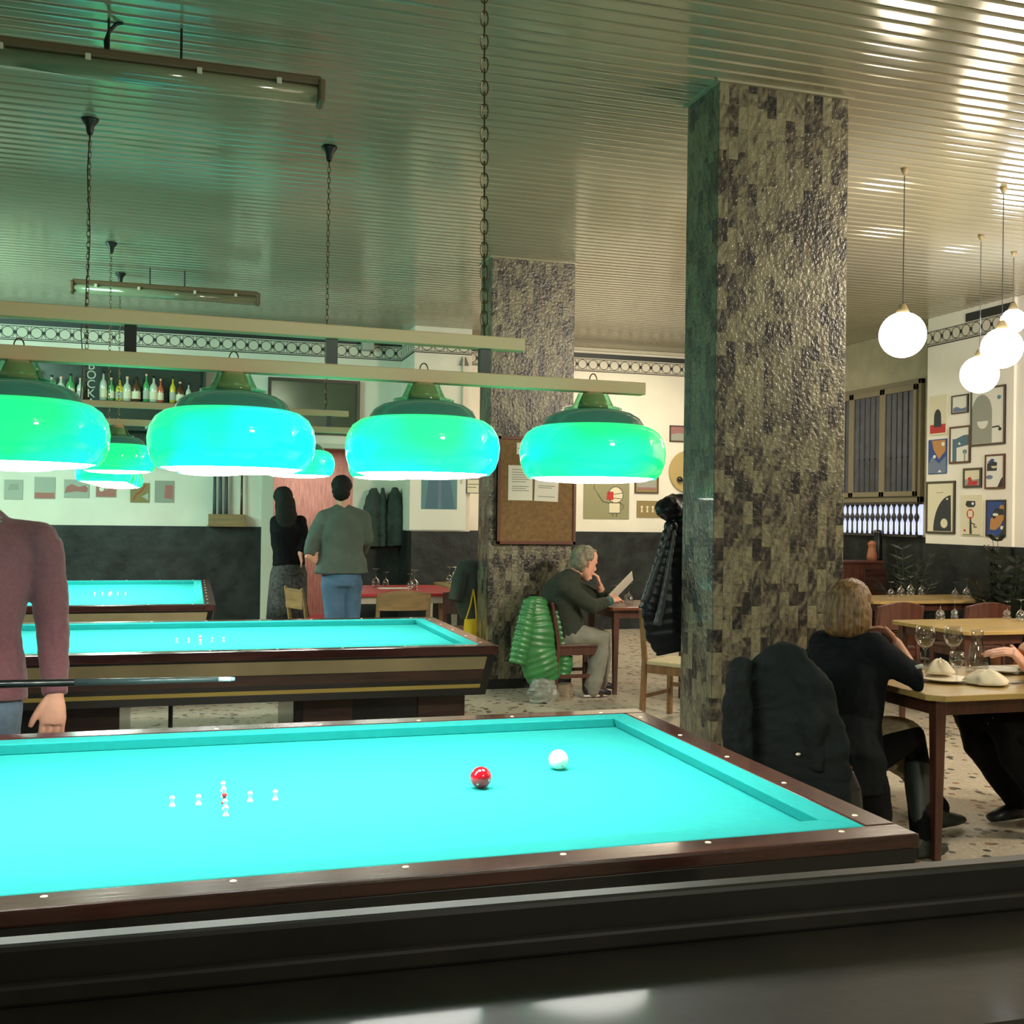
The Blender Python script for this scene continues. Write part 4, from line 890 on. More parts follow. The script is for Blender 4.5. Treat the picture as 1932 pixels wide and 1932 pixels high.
# --- left: standing person in maroon sweater, cut by the frame edge
def man_left():
    T = empty('person', (-.90, 4.62, 0), 0, 'person in a maroon sweater and jeans standing at the left edge, arm hanging down', 'person')
    o = T.location
    def R(v): return Vector(v)-o
    Yc = 4.62
    def s_(px, py, dy=0): return R(seen(px, py, Y=Yc+dy))
    cx = seen(-50, 1100, Y=Yc).x-o.x
    ppm = 1/ (seen(0, 1000, Y=Yc).x-seen(-1, 1000, Y=Yc).x)
    sh = s_(82, 1008); el = s_(98, 1168, .02); wr = s_(104, 1308, -.10)
    sh2 = V(2*cx-sh.x, sh.y, sh.z); el2 = V(cx-.30, -.05, sh.z-.30); wr2 = V(cx-.12, -.30, .93)
    zc = sh.z
    hipz = .90
    body = MB()
    body.loft([(V(cx, 0, .80), .15, .10), (V(cx, 0, .95), .165, .115), (V(cx, -.01, 1.08), .145, .105), (V(cx, -.01, 1.25), .165, .115), (V(cx, 0, zc-.04), .17, .11), (V(cx, 0, zc+.04), .10, .075), (V(cx, -.01, zc+.10), .055, .058), (V(cx, -.02, zc+.18), .052, .058)], (1, 0, 0), 18)
    dn = V(0, 0, -.05)
    limb(body, sh+dn, el, wr, .048, .040, .027); limb(body, sh2+dn, el2, wr2, .048, .040, .027)
    head(body, V(cx, -.04, zc+.29), (0.1, -1, -.08), (0, 0, 1))
    hand(body, wr+V(0, -.005, -.012), (-.06, -.10, -1), (.15, -1, .1), (-1, -.2, 0), 1.22, .34, .07, .50)
    hand(body, wr2, (1, -.3, -.25), (-.2, .2, 1), (.2, 1, .1), 1.05, .8, .1)
    for s in (-1, 1): limb(body, V(cx+s*.09, 0, .88), V(cx+s*.11, -.01, .48), V(cx+s*.12, .02, .09), .08, .055, .04, (1, 0, 0))
    b = body.build('body', M['skin'], T, remesh=.0045, smoothing=1)
    eyes(T, V(cx, -.04, zc+.29), (0.1, -1, -.08), (0, 0, 1))
    sw = MB()
    tr = [(V(cx-.01, 0, .80), .215, .145), (V(cx, 0, .86), .205, .14), (V(cx, 0, .97), .178, .125), (V(cx, -.01, 1.08), .182, .122), (V(cx, -.01, 1.22), .212, .135), (V(cx, 0, zc-.06), .24, .13), (V(cx, 0, zc+.01), .20, .11), (V(cx, 0, zc+.065), .125, .088), (V(cx, -.005, zc+.095), .078, .075)]
    sw.loft(tr, (1, 0, 0), 22)
    for q in (sh, sh2):
        e = V(-.014 if q is sh else .014, 0, -.022); sw.ball(q+e, (.076, .074, .072), 16)
        sw.loft([(V(cx, 0, zc+.035), .07, .07), ((V(cx, 0, zc+.02)+q+e)*.5, .07, .066), (q+e, .066, .066)], (0, 1, 0), 14)
    for a, e, w_ in ((sh, el, wr), (sh2, el2, wr2)):
        dirn = (w_-e).normalized()
        sw.loft([(a+V(0, 0, -.03), .074, .072), (a.lerp(e, .3), .074, .070), (a.lerp(e, .7), .070, .066), (e, .066, .062), (e.lerp(w_, .35), .061, .058), (e.lerp(w_, .75), .054, .052), (w_-dirn*.03, .050, .046), (w_+dirn*.006, .048, .042)], (1, 0, 0), 18)
    sw.build('sweater', M['maroon'], T, remesh=.008, smoothing=3, wrinkle=.016, wsize=.09)
    col = MB().loft([(V(cx, 0, zc+.055), .13, .098), (V(cx, -.005, zc+.085), .088, .080), (V(cx, -.01, zc+.125), .066, .068), (V(cx, -.01, zc+.128), .05, .05)], (1, 0, 0), 20).build('collar', M['collar_grey'], T, smooth=True)
    tr = MB()
    tr.loft([(V(cx, 0, .76), .15, .11), (V(cx, 0, .86), .168, .118), (V(cx, 0, .96), .165, .115)], (1, 0, 0), 18)
    for s in (-1, 1):
        limb(tr, V(cx+s*.085, 0, .84), V(cx+s*.11, -.01, .48), V(cx+s*.12, .02, .06), .095, .070, .062, (1, 0, 0))
    tr.build('jeans', M['jeans'], T, remesh=.011, smoothing=3, wrinkle=.012, wsize=.08)
    for s in (-1, 1):
        MB().loft([(V(cx+s*.12, .07, .045), .035, .04), (V(cx+s*.12, 0, .05), .042, .05), (V(cx+s*.12, -.1, .035), .045, .033), (V(cx+s*.12, -.17, .025), .03, .02)], (1, 0, 0), 14).build('shoe', M['shoe'], T, smooth=True)
    hb = MB(); hc = V(cx, -.03, zc+.335)
    hb.ball(hc, (.084, .098, .09), 22); hb.build('hair', M['hair_dark'], T, remesh=.01, smoothing=1, wrinkle=.012, wsize=.03)
man_left()
# cue held across in front of him
a, b_ = seen(-230, 1296, Y=4.22), seen(443, 1281, Y=3.92)
cu = empty('billiard_cue', a, 0, 'billiard cue with pale blue tip pointing right, in front of the maroon sweater', 'cue')
dv = b_-a; e_ = lambda t: dv*t
MB().tube([V(0, 0, 0), e_(.55)], [.0165, .0135], 14).build('butt', M['black_body'], cu, smooth=True)
MB().tube([e_(.55), e_(.955)], [.0135, .0085], 14).build('shaft', mat('cue_shaft', (.05, .08, .085), .3, coat=.4), cu, smooth=True)
MB().tube([e_(.955), e_(.99)], [.0088, .0082], 14).build('ferrule', mat('cue_ferrule', (.62, .72, .78), .4), cu, smooth=True)
MB().tube([e_(.99), e_(1)], [.0082, .006], 14).build('tip', mat('cue_tip', (.35, .6, .75), .8), cu, smooth=True)

# --- right: blond person seated with her back to us, hand raised to the chin
def woman():
    f = V(.86, .5, 0).normalized(); sd = V(.5, -.86, 0).normalized()     # facing, and her right side
    S = lambda px, py, Y=4.33: seen(px, py, Y=Y)
    hip = S(1572, 1440, 4.25); T = empty('person', (hip.x, hip.y, 0), 0, 'blond person in a dark cardigan seated with back to camera, hand raised to chin', 'person')
    o = T.location; R = lambda v: Vector(v)-o
    hp, wa, ch, nk, hd = R(hip), R(S(1578, 1350)), R(S(1590, 1262, 4.35)), R(S(1600, 1196, 4.38)), R(S(1606, 1143, 4.38))
    shR = R(S(1648, 1222, 4.22)); elR = R(S(1728, 1283, 4.13)); wrR = R(S(1690, 1212, 4.22))
    shL = R(S(1556, 1218, 4.48)); elL = shL+V(.12, .06, -.27); wrL = V(3.3, 4.5, .80)-o
    body = MB()
    body.loft([(hp+V(0, 0, -.04), .15, .11), (hp+V(0, 0, .08), .16, .115), (wa, .13, .095), (ch, .155, .10), (nk+V(0, 0, -.06), .13, .08), (nk+V(0, 0, .0), .05, .05), (nk.lerp(hd, .6), .045, .048)], sd, 18)
    limb(body, shR, elR, wrR, .048, .038, .026); limb(body, shL, elL, wrL, .048, .036, .026)
    up = V(.06, 0, 1)
    head(body, hd, f, up, .93)
    hand(body, wrR, (R(S(1655, 1172, 4.28))-wrR), sd*1.0+V(0, -.3, 0), f*-1+V(0, 0, 1), .92, 1.1, .05)
    hand(body, wrL, (1, .1, 0), (0, 0, 1), (0, -1, 0), .9, .3)
    kR, kL = R(V(3.28, 4.30, .50)), R(V(3.22, 4.52, .50))
    aR, aL = R(V(3.16, 4.10, .10)), R(V(3.52, 4.42, .12))
    limb(body, hp+sd*.09, kR, aR, .075, .05, .038); limb(body, hp-sd*.09, kL, aL, .075, .05, .038)
    body.build('body', M['skin2'], T, remesh=.0065, smoothing=2)
    eyes(T, hd, f, up, .93)
    cg = MB()
    cg.loft([(hp+V(0, 0, -.10), .235, .19), (hp+V(0, 0, .02), .235, .185), (wa+V(0, 0, -.03), .205, .16), (ch.lerp(wa, .5), .210, .155), (ch, .215, .15), (nk+V(0, 0, -.10), .205, .13), (nk+V(0, 0, -.045), .155, .10), (nk+V(0, 0, -.01), .075, .067)], sd, 22)
    for q in (shR, shL):
        cg.ball(q, (.078, .078, .076), 16); cg.loft([(nk+V(0, 0, -.04), .06, .06), ((nk+V(0, 0, -.05)+q)*.5, .07, .066), (q, .072, .07)], f, 14)
    for a, e, w_ in ((shR, elR, wrR), (shL, elL, wrL)):
        cg.loft([(a+V(0, 0, .0), .07, .07), (a.lerp(e, .35), .068, .066), (a.lerp(e, .75), .064, .06), (e, .062, .058), (e.lerp(w_, .25), .056, .054), (e.lerp(w_, .45), .046, .046)], sd, 16)
    cg.build('cardigan', M['navy'], T, remesh=.009, smoothing=3, wrinkle=.020, wsize=.10)
    c = elR.lerp(wrR, .30)
    MB().loft([(elR.lerp(wrR, .18), .0605, .058), (elR.lerp(wrR, .28), .0585, .056)], sd, 18).build('cuff', mat('pale_cuff', (.25, .28, .25), .7), T, smooth=True)
    sk = MB()
    sk.loft([(hp+V(0, 0, .0), .17, .13), (hp+f*.15+V(0, 0, .0), .17, .11), ((kR+kL)*.5+V(0, 0, .0), .17, .085), ((kR+kL)*.5+V(.02, 0, -.16), .16, .06), ((kR+kL)*.5+V(.0, 0, -.19), .15, .05)], sd, 20)
    sk.build('skirt', M['skirt_light'], T, remesh=.011, smoothing=2, wrinkle=.01)
    dk = MB()
    dk.loft([(hp+V(0, 0, -.02), .21, .16), (hp+V(.06, 0, -.12), .22, .15), (hp+V(.12, -.03, -.27), .16, .12), (hp+V(.16, -.05, -.40), .09, .08)], sd, 20)
    dk.build('coat_hem', M['black_cloth'], T, remesh=.011, smoothing=2, wrinkle=.02)
    tg = MB()
    limb(tg, hp+sd*.09, kR, aR, .086, .060, .046); limb(tg, hp-sd*.09, kL, aL, .086, .060, .046); tg.build('tights', M['black_cloth'], T, remesh=.010, smoothing=2)
    for k, a in ((kR, aR), (kL, aL)):
        bt = MB(); bt.loft([(k.lerp(a, .28), .062, .062), (k.lerp(a, .5), .060, .062), (k.lerp(a, .85), .045, .05), (a+V(0, 0, -.04), .045, .055)], sd, 16)
        bt.loft([(a+V(-.05, -.02, -.05), .03, .035), (a+V(0, 0, -.055), .042, .045), (a+V(.10, .03, -.07), .042, .032), (a+V(.17, .05, -.08), .026, .02)], sd, 14)
        bt.build('boot', M['boot'], T, remesh=.009, smoothing=2)
    hr = MB(); s = .93
    hr.ball(hd+V(0, 0, .042)+f*-.012, (.094, .098, .088), 24)
    hr.loft([(hd-f*.03+V(0, 0, .05), .098, .080), (hd-f*.035+V(0, 0, -.02), .112, .085), (hd-f*.038+V(0, 0, -.09), .116, .083), (hd-f*.040+V(0, 0, -.130), .105, .072), (hd-f*.040+V(0, 0, -.145), .08, .05)], sd, 22)
    hr.build('hair', M['hair_blond'], T, remesh=.008, smoothing=2, wrinkle=.012, wsize=.03)
woman()
chair((2.66, 4.22, 0), -math.atan2(.86, .5), 'dark wooden chair under the blond person, charcoal coat over its back', 'darkred_wood', 'darkred_wood', h=.82)
# charcoal coat over the back of her chair
cc_ = empty('draped_coat', (0, 0, 0), 0, 'charcoal coat draped over the chair back behind the blond person', 'coat')
S2 = lambda px, py, Y=4.05: seen(px, py, Y=Y)
quilt([(S2(1428, 1240, 4.06), .07, .04), (S2(1452, 1262, 4.02), .18, .07), (S2(1480, 1320, 3.98), .225, .085), (S2(1492, 1400, 3.96), .24, .095), (S2(1496, 1500, 3.96), .24, .10), (S2(1490, 1580, 3.98), .21, .09)], (.6, -.7, -.35), 'back_panel', M['charcoal'], cc_, amp=0, folds=.13, q=.05, wr=.035)
quilt([(S2(1403, 1243, 4.04), .05, .035), (S2(1392, 1290, 4.0), .055, .05), (S2(1392, 1370, 3.98), .06, .055), (S2(1398, 1470, 3.98), .055, .05)], (.6, -.7, 0), 'sleeve', M['charcoal'], cc_, amp=0, folds=.12, q=.05, phase=1, wr=.03)
quilt([(S2(1478, 1264, 3.94), .05, .03), (S2(1512, 1300, 3.90), .085, .05), (S2(1528, 1370, 3.86), .09, .06), (S2(1534, 1450, 3.86), .08, .05)], (.6, -.7, 0), 'lapel', M['charcoal'], cc_, amp=0, folds=.12, q=.05, phase=2, wr=.03)
MB().ball(S2(1506, 1423, 3.84), (.012, .004, .006), 10).build('button', M['ivory'], cc_, smooth=True)
hb_ = quilt([(S2(1570, 1432, 3.95), .05, .03), (S2(1570, 1455, 3.94), .085, .05), (S2(1576, 1490, 3.93), .10, .06), (S2(1584, 1530, 3.93), .09, .06)], (.9, -.4, 0), 'handbag', M['leather'], None, amp=0, folds=.1)
tag(hb_, 'dark shiny leather handbag hanging beside the charcoal coat', 'bag')

# --- far right: person in black at the frame edge, facing the blond person
def black_person():
    T = empty('person', (4.36, 4.42, 0), 0, 'person in black seated at the right edge of the photo, hands by the table', 'person')
    o = T.location; R = lambda v: Vector(v)-o; S = lambda px, py, Y=4.35: R(seen(px, py, Y=Y))
    f = V(-1, -.05, 0); sd = V(0, 1, 0)
    hp = V(.0, 0, .52); ch = V(-.03, 0, .92); nk = V(-.06, 0, 1.12); hd = V(-.09, 0, 1.27)
    shA, shB = V(-.04, -.19, 1.03), V(-.04, .19, 1.03)
    elA = V(-.10, -.22, .80); wrA = S(1935, 1258, 4.22); elB = V(-.12, .22, .80); wrB = S(1938, 1235, 4.35)
    b = MB()
    b.loft([(hp, .15, .11), (hp+V(0, 0, .16), .15, .11), (ch, .17, .11), (nk+V(0, 0, -.05), .13, .08), (nk, .052, .052), (nk.lerp(hd, .6), .05, .05)], sd, 18)
    limb(b, shA, elA, wrA, .05, .04, .028); limb(b, shB, elB, wrB, .05, .04, .028)
    head(b, hd, f, (0, 0, 1))
    hand(b, wrA, (-.6, .2, .75), (-.6, -.8, -.2), (.3, .6, .5), 1.1, 1.5, .02); hand(b, wrB, (-.6, -.5, .6), (-.5, .5, .6), (0, -.6, 1), 1.1, 1.4, .02)
    kA, kB = R(V(3.72, 4.28, .53)), R(V(3.74, 4.55, .53)); aA, aB = R(V(4.02, 4.20, .10)), R(V(4.04, 4.5, .10))
    limb(b, V(.0, -.09, .50), kA, aA, .08, .055, .04); limb(b, V(.0, .09, .50), kB, aB, .08, .055, .04)
    b.build('body', M['skin'], T, remesh=.0065, smoothing=2); eyes(T, hd, f, (0, 0, 1))
    j = MB()
    j.loft([(hp+V(0, 0, -.02), .19, .15), (hp+V(0, 0, .16), .185, .145), (ch, .20, .14), (nk+V(0, 0, -.06), .17, .10), (nk+V(0, 0, .0), .07, .068)], sd, 20)
    for q in (shA, shB): j.ball(q, .078, 16)
    for a, e, w_ in ((shA, elA, wrA), (shB, elB, wrB)):
        j.loft([(a, .075, .075), (a.lerp(e, .5), .068, .068), (e, .062, .062), (e.lerp(w_, .5), .054, .054), (e.lerp(w_, .8), .046, .046)], sd, 16)
    j.build('jacket', M['black_cloth'], T, remesh=.009, smoothing=3, wrinkle=.018, wsize=.1)
    t = MB()
    for h_, k, a in ((V(.0, -.09, .50), kA, aA), (V(.0, .09, .50), kB, aB)): limb(t, h_, k, a, .105, .078, .058)
    t.build('trousers', M['black_cloth'], T, remesh=.010, smoothing=2, wrinkle=.014)
    for a in (aA, aB):
        MB().loft([(a+V(.07, 0, -.05), .032, .036), (a+V(0, 0, -.045), .04, .045), (a+V(-.09, 0, -.06), .042, .034), (a+V(-.16, 0, -.075), .03, .02)], sd, 14).build('shoe', M['shoe'], T, smooth=True)
    MB().ball(hd+V(.015, 0, .05), (.092, .082, .085), 20).build('hair', M['hair_dark'], T, smooth=True)
black_person()
chair((4.38, 4.42, 0), PI/2, 'dark red chair under the person in black at the right edge', 'darkred_wood', 'darkred_wood')

# --- middle: grey haired person reading at the table
def reader():
    Yb = 8.60
    S = lambda px, py, Y=Yb: seen(px, py, Y=Y)
    hip = S(1066, 1196); T = empty('person', (hip.x, hip.y, 0), 0, 'grey haired person in an olive sweater seated and reading a menu sheet', 'person')
    o = T.location; R = lambda v: Vector(v)-o
    f = V(1, .12, -.22).normalized(); sd = V(.12, -1, 0).normalized()
    hp, wa, ch, nk, hd = R(hip), R(S(1060, 1150)), R(S(1058, 1115)), R(S(1080, 1088)), R(S(1104, 1062))
    shN = R(S(1066, 1108, Yb-.17)); elN = R(S(1118, 1145, Yb-.22)); wrN = R(S(1152, 1133, Yb-.12))
    shF = R(S(1082, 1105, Yb+.17)); elF = R(S(1141, 1138, Yb+.15)); wrF = R(S(1131, 1104, Yb+.05))
    b = MB()
    b.loft([(hp+V(0, 0, -.06), .15, .11), (hp+V(0, 0, .06), .155, .12), (wa, .145, .12), (ch, .17, .12), (nk+V(-.03, 0, -.05), .13, .09), (nk, .055, .058), (nk.lerp(hd, .6), .052, .055)], sd, 18)
    limb(b, shN, elN, wrN, .05, .042, .028); limb(b, shF, elF, wrF, .05, .042, .028)
    head(b, hd, f, (.2, 0, 1), 1.12)
    hand(b, wrN, (1, .35, .25), (0, -.6, 1), (0, .8, .5), 1.05, .9, .1)
    hand(b, wrF, (-.35, -.2, 1), (1, -.1, .3), (-.3, -1, .2), 1.0, .8, .05)
    kN, kF = R(S(1137, 1207, Yb-.12)), R(S(1140, 1205, Yb+.12)); aN, aF = R(S(1117, 1300, Yb-.15)), R(S(1128, 1304, Yb+.12))
    limb(b, hp+sd*.09, kN, aN, .08, .055, .04); limb(b, hp-sd*.09, kF, aF, .08, .055, .04)
    b.build('body', M['skin'], T, remesh=.0075, smoothing=2); eyes(T, hd, f, (.2, 0, 1), 1.12)
    j = MB()
    j.loft([(hp+V(0, 0, -.02), .19, .15), (hp+V(0, 0, .08), .19, .155), (wa, .185, .16), (ch, .20, .155), (nk+V(-.04, 0, -.05), .18, .12), (nk+V(-.01, 0, .005), .085, .085)], sd, 20)
    j.loft([(nk+V(-.03, 0, -.04), .10, .10), (nk+V(.0, 0, .02), .082, .080), (nk+V(.012, 0, .045), .066, .066)], sd, 16)
    for q in (shN, shF):
        j.ball(q, .084, 16); j.loft([(nk+V(-.02, 0, -.03), .07, .07), (q, .078, .078)], f, 14)
    for a, e, w_ in ((shN, elN, wrN), (shF, elF, wrF)):
        j.loft([(a, .08, .08), (a.lerp(e, .5), .074, .074), (e, .066, .066), (e.lerp(w_, .5), .055, .055), (e.lerp(w_, .75), .046, .046)], sd, 16)
    j.build('sweater', M['olive'], T, remesh=.011, smoothing=3, wrinkle=.02, wsize=.1)
    w_ = wrN.lerp(elN, .16); MB().loft([(wrN.lerp(elN, .35), .043, .043), (wrN.lerp(elN, .02), .041, .040)], sd, 16).build('cuff', mat('teal_cuff', (.02, .09, .09), .7), T, smooth=True)
    t = MB()
    t.loft([(hp+V(0, 0, -.07), .17, .14), (hp+V(0, 0, .05), .175, .14)], sd, 18)
    for h_, k, a in ((hp+sd*.09, kN, aN), (hp-sd*.09, kF, aF)): limb(t, h_, k, a, .11, .082, .072)
    t.build('trousers', M['grey_trousers'], T, remesh=.012, smoothing=2, wrinkle=.022, wsize=.09)
    for a in (aN, aF):
        a = V(a.x, a.y, .10)
        s_ = MB().loft([(a+V(-.07, 0, -.05), .034, .04), (a+V(0, 0, -.035), .044, .05), (a+V(.09, 0, -.055), .046, .036), (a+V(.16, 0, -.07), .03, .02)], sd, 14).build('shoe', M['shoe'], T, smooth=True)
        MB().prism([(a.x-.085, a.y-.034), (a.x+.08, a.y-.04), (a.x+.145, a.y-.015), (a.x+.145, a.y+.015), (a.x+.08, a.y+.04), (a.x-.085, a.y+.034)], .008, .026).build('sole', M['shoe_sole'], s_, bevel=.004)
    hr = MB(); hr.ball(hd-f*.018+V(0, 0, .058), (.108, .096, .094), 22); hr.ball(hd-f*.055+V(0, 0, -.005), (.075, .092, .095), 20); hr.ball(hd+f*.05+V(0, 0, .105), (.05, .06, .036), 16)
    hr.build('hair', M['hair_grey'], T, remesh=.010, smoothing=1, wrinkle=.030, wsize=.035)
reader()

# --- back: person in a grey green jacket seen from behind
def walker():
    Yb = 9.75
    S = lambda px, py, Y=Yb: seen(px, py, Y=Y)
    c0 = S(645, 1060); T = empty('person', (c0.x, Yb, 0), 0, 'dark haired person in a grey green jacket and jeans, standing with back to camera', 'person')
    o = T.location; R = lambda v: Vector(v)-o
    sd = V(1, 0, 0); f = V(.25, 1, -.1).normalized()
    hp, wa, ch, nk, hd = R(S(640, 1085)), R(S(642, 1040)), R(S(646, 990)), R(S(648, 957)), R(S(645, 925))
    shL = R(S(612, 980)); elL = R(S(590, 1022)); wrL = R(S(583, 1050, Yb-.05))
    shR = R(S(682, 980)); elR = R(S(690, 1018, Yb+.05)); wrR = R(S(682, 1040, Yb+.25))
    b = MB()
    b.loft([(hp, .15, .11), (wa, .15, .10), (ch, .17, .11), (nk+V(0, 0, -.05), .12, .075), (nk, .055, .055), (nk.lerp(hd, .6), .052, .055)], sd, 18)
    limb(b, shL, elL, wrL, .055, .042, .028); limb(b, shR, elR, wrR, .055, .042, .028)
    head(b, hd, f, (0, 0, 1), 1.02)
    hand(b, wrL, (.8, .3, -.35), (-.3, -1, .3), (.4, 0, 1), 1.1, .9, .05); hand(b, wrR, (-.6, .8, 0), (0, 0, 1), (0, 0, 1), 1.0, .6)
    hz = hp.z
    k1, k2 = V(-.06, .03, .52), V(.10, .05, .52); a1, a2 = V(-.02, .0, .09), V(.16, .22, .09)
    limb(b, V(-.09, 0, hz-.06), k1, a1, .08, .055, .04); limb(b, V(.09, 0, hz-.06), k2, a2, .08, .055, .04)
    b.build('body', M['skin'], T, remesh=.008, smoothing=2); eyes(T, hd, f, (0, 0, 1), 1.02)
    j = MB()
    j.loft([(R(S(644, 1082)), .245, .17), (R(S(644, 1058)), .23, .16), (wa, .20, .14), (ch, .215, .14), (nk+V(0, 0, -.07), .19, .11), (nk+V(0, 0, -.01), .085, .08)], sd, 20)
    for q in (shL, shR):
        j.ball(q, .087, 16); j.loft([(nk+V(0, 0, -.03), .07, .07), (q, .08, .08)], f, 14)
    for a, e, w_ in ((shL, elL, wrL), (shR, elR, wrR)):
        j.loft([(a, .085, .085), (a.lerp(e, .5), .080, .078), (e, .070, .070), (e.lerp(w_, .5), .060, .060), (e.lerp(w_, .95), .052, .052)], sd, 16)
    j.build('jacket', M['green_shirt'], T, remesh=.011, smoothing=3, wrinkle=.026, wsize=.12)
    t = MB(); t.loft([(V(0, 0, hz-.10), .17, .125), (V(0, 0, hz+.05), .18, .13)], sd, 18)
    for s, k, a in ((-1, k1, a1), (1, k2, a2)): limb(t, V(s*.085, 0, hz-.06), k, a, .105, .080, .068)
    t.build('jeans', M['jeans_blue'], T, remesh=.012, smoothing=3, wrinkle=.018)
    for a in (a1, a2):
        MB().loft([(a+V(0, -.08, -.05), .034, .036), (a+V(0, 0, -.04), .042, .045), (a+V(.02, .09, -.055), .044, .036), (a+V(.03, .17, -.07), .03, .02)], sd, 14).build('shoe', M['shoe'], T, smooth=True)
    hr = MB(); hr.ball(hd-f*.012+V(0, 0, .045), (.094, .108, .094), 22); hr.ball(hd-f*.045+V(0, 0, -.02), (.082, .075, .085), 20)
    hr.build('hair', M['hair_dark'], T, remesh=.010, smoothing=1, wrinkle=.018, wsize=.03)
walker()

# --- back left of the doorway: person in black with patterned skirt
def dark_woman():
    Yb = 10.9
    S = lambda px, py, Y=Yb: seen(px, py, Y=Y)
    c0 = S(541, 1060); T = empty('person', (c0.x, Yb, 0), 0, 'person in black top and patterned skirt standing by the pale door post', 'person')
    o = T.location; R = lambda v: Vector(v)-o
    sd = V(1, .2, 0).normalized(); f = V(-.35, 1, 0).normalized()
    hp, wa, ch, nk, hd = R(S(545, 1072)), R(S(544, 1035)), R(S(543, 1000)), R(S(537, 968)), R(S(534, 943))
    shR = R(S(566, 985)); elR = R(S(574, 1020, Yb-.05)); wrR = R(S(566, 1045, Yb-.1)); shL = R(S(522, 985)); elL = R(S(521, 1025)); wrL = R(S(526, 1055, Yb+.1))
    b = MB()
    b.loft([(hp, .15, .11), (wa, .13, .095), (ch, .15, .10), (nk+V(0, 0, -.05), .11, .07), (nk, .05, .05), (nk.lerp(hd, .6), .048, .05)], sd, 16)
    limb(b, shR, elR, wrR, .048, .038, .026); limb(b, shL, elL, wrL, .048, .038, .026); head(b, hd, f, (0, 0, 1), .95)
    hand(b, wrR, (.2, 0, -1), (1, 0, 0), (0, 1, 0), .95, .3); hand(b, wrL, (0, .2, -1), (-1, 0, 0), (0, 1, 0), .95, .3)
    for s in (-1, 1): limb(b, V(s*.09, 0, hp.z-.05), V(s*.10, 0, .5), V(s*.11+.03, -.02, .1), .075, .05, .036)
    b.build('body', M['skin'], T, remesh=.0085, smoothing=2); eyes(T, hd, f, (0, 0, 1), .95)
    j = MB(); j.loft([(hp+V(0, 0, .03), .165, .13), (wa, .155, .12), (ch, .18, .13), (nk+V(0, 0, -.06), .15, .09), (nk, .062, .062)], sd, 18)
    for a, e, w_ in ((shR, elR, wrR), (shL, elL, wrL)): j.loft([(a, .068, .068), (e, .056, .056), (e.lerp(w_, .9), .045, .045)], sd, 14)
    for q in (shL, shR): j.ball(q, .07, 14)
    j.build('top', M['black_cloth'], T, remesh=.011, smoothing=2, wrinkle=.015)
    k = MB(); k.loft([(hp+V(0, 0, .06), .15, .12), (hp+V(0, 0, -.05), .185, .15), (V(.01, 0, .62), .20, .17), (V(.02, 0, .46), .215, .18)], sd, 24); k.build('skirt', M['skirt_pattern'], T, smooth=True, wrinkle=.02)
    for s in (-1, 1):
        a = V(s*.11+.03, -.02, .1)
        bt = MB(); bt.loft([(V(s*.10, 0, .46), .06, .06), (V(s*.105, 0, .3), .056, .058), (a, .042, .045), (a+V(0, 0, -.06), .045, .05)], sd, 14)
        bt.loft([(a+V(0, -.05, -.05), .035, .035), (a+V(-.03, .1, -.07), .042, .03), (a+V(-.05, .16, -.08), .03, .02)], sd, 12); bt.build('boot', M['black_cloth'], T, remesh=.011)
    h = MB(); h.ball(hd+V(0, 0, .04), (.098, .106, .098), 20); h.loft([(hd-f*.04, .10, .07), (hd-f*.06+V(.01, 0, -.16), .11, .065), (hd-f*.07+V(.02, 0, -.30), .09, .05)], sd, 16)
    h.build('hair', M['hair_dark'], T, remesh=.011, smoothing=1, wrinkle=.012, wsize=.04)
dark_woman()

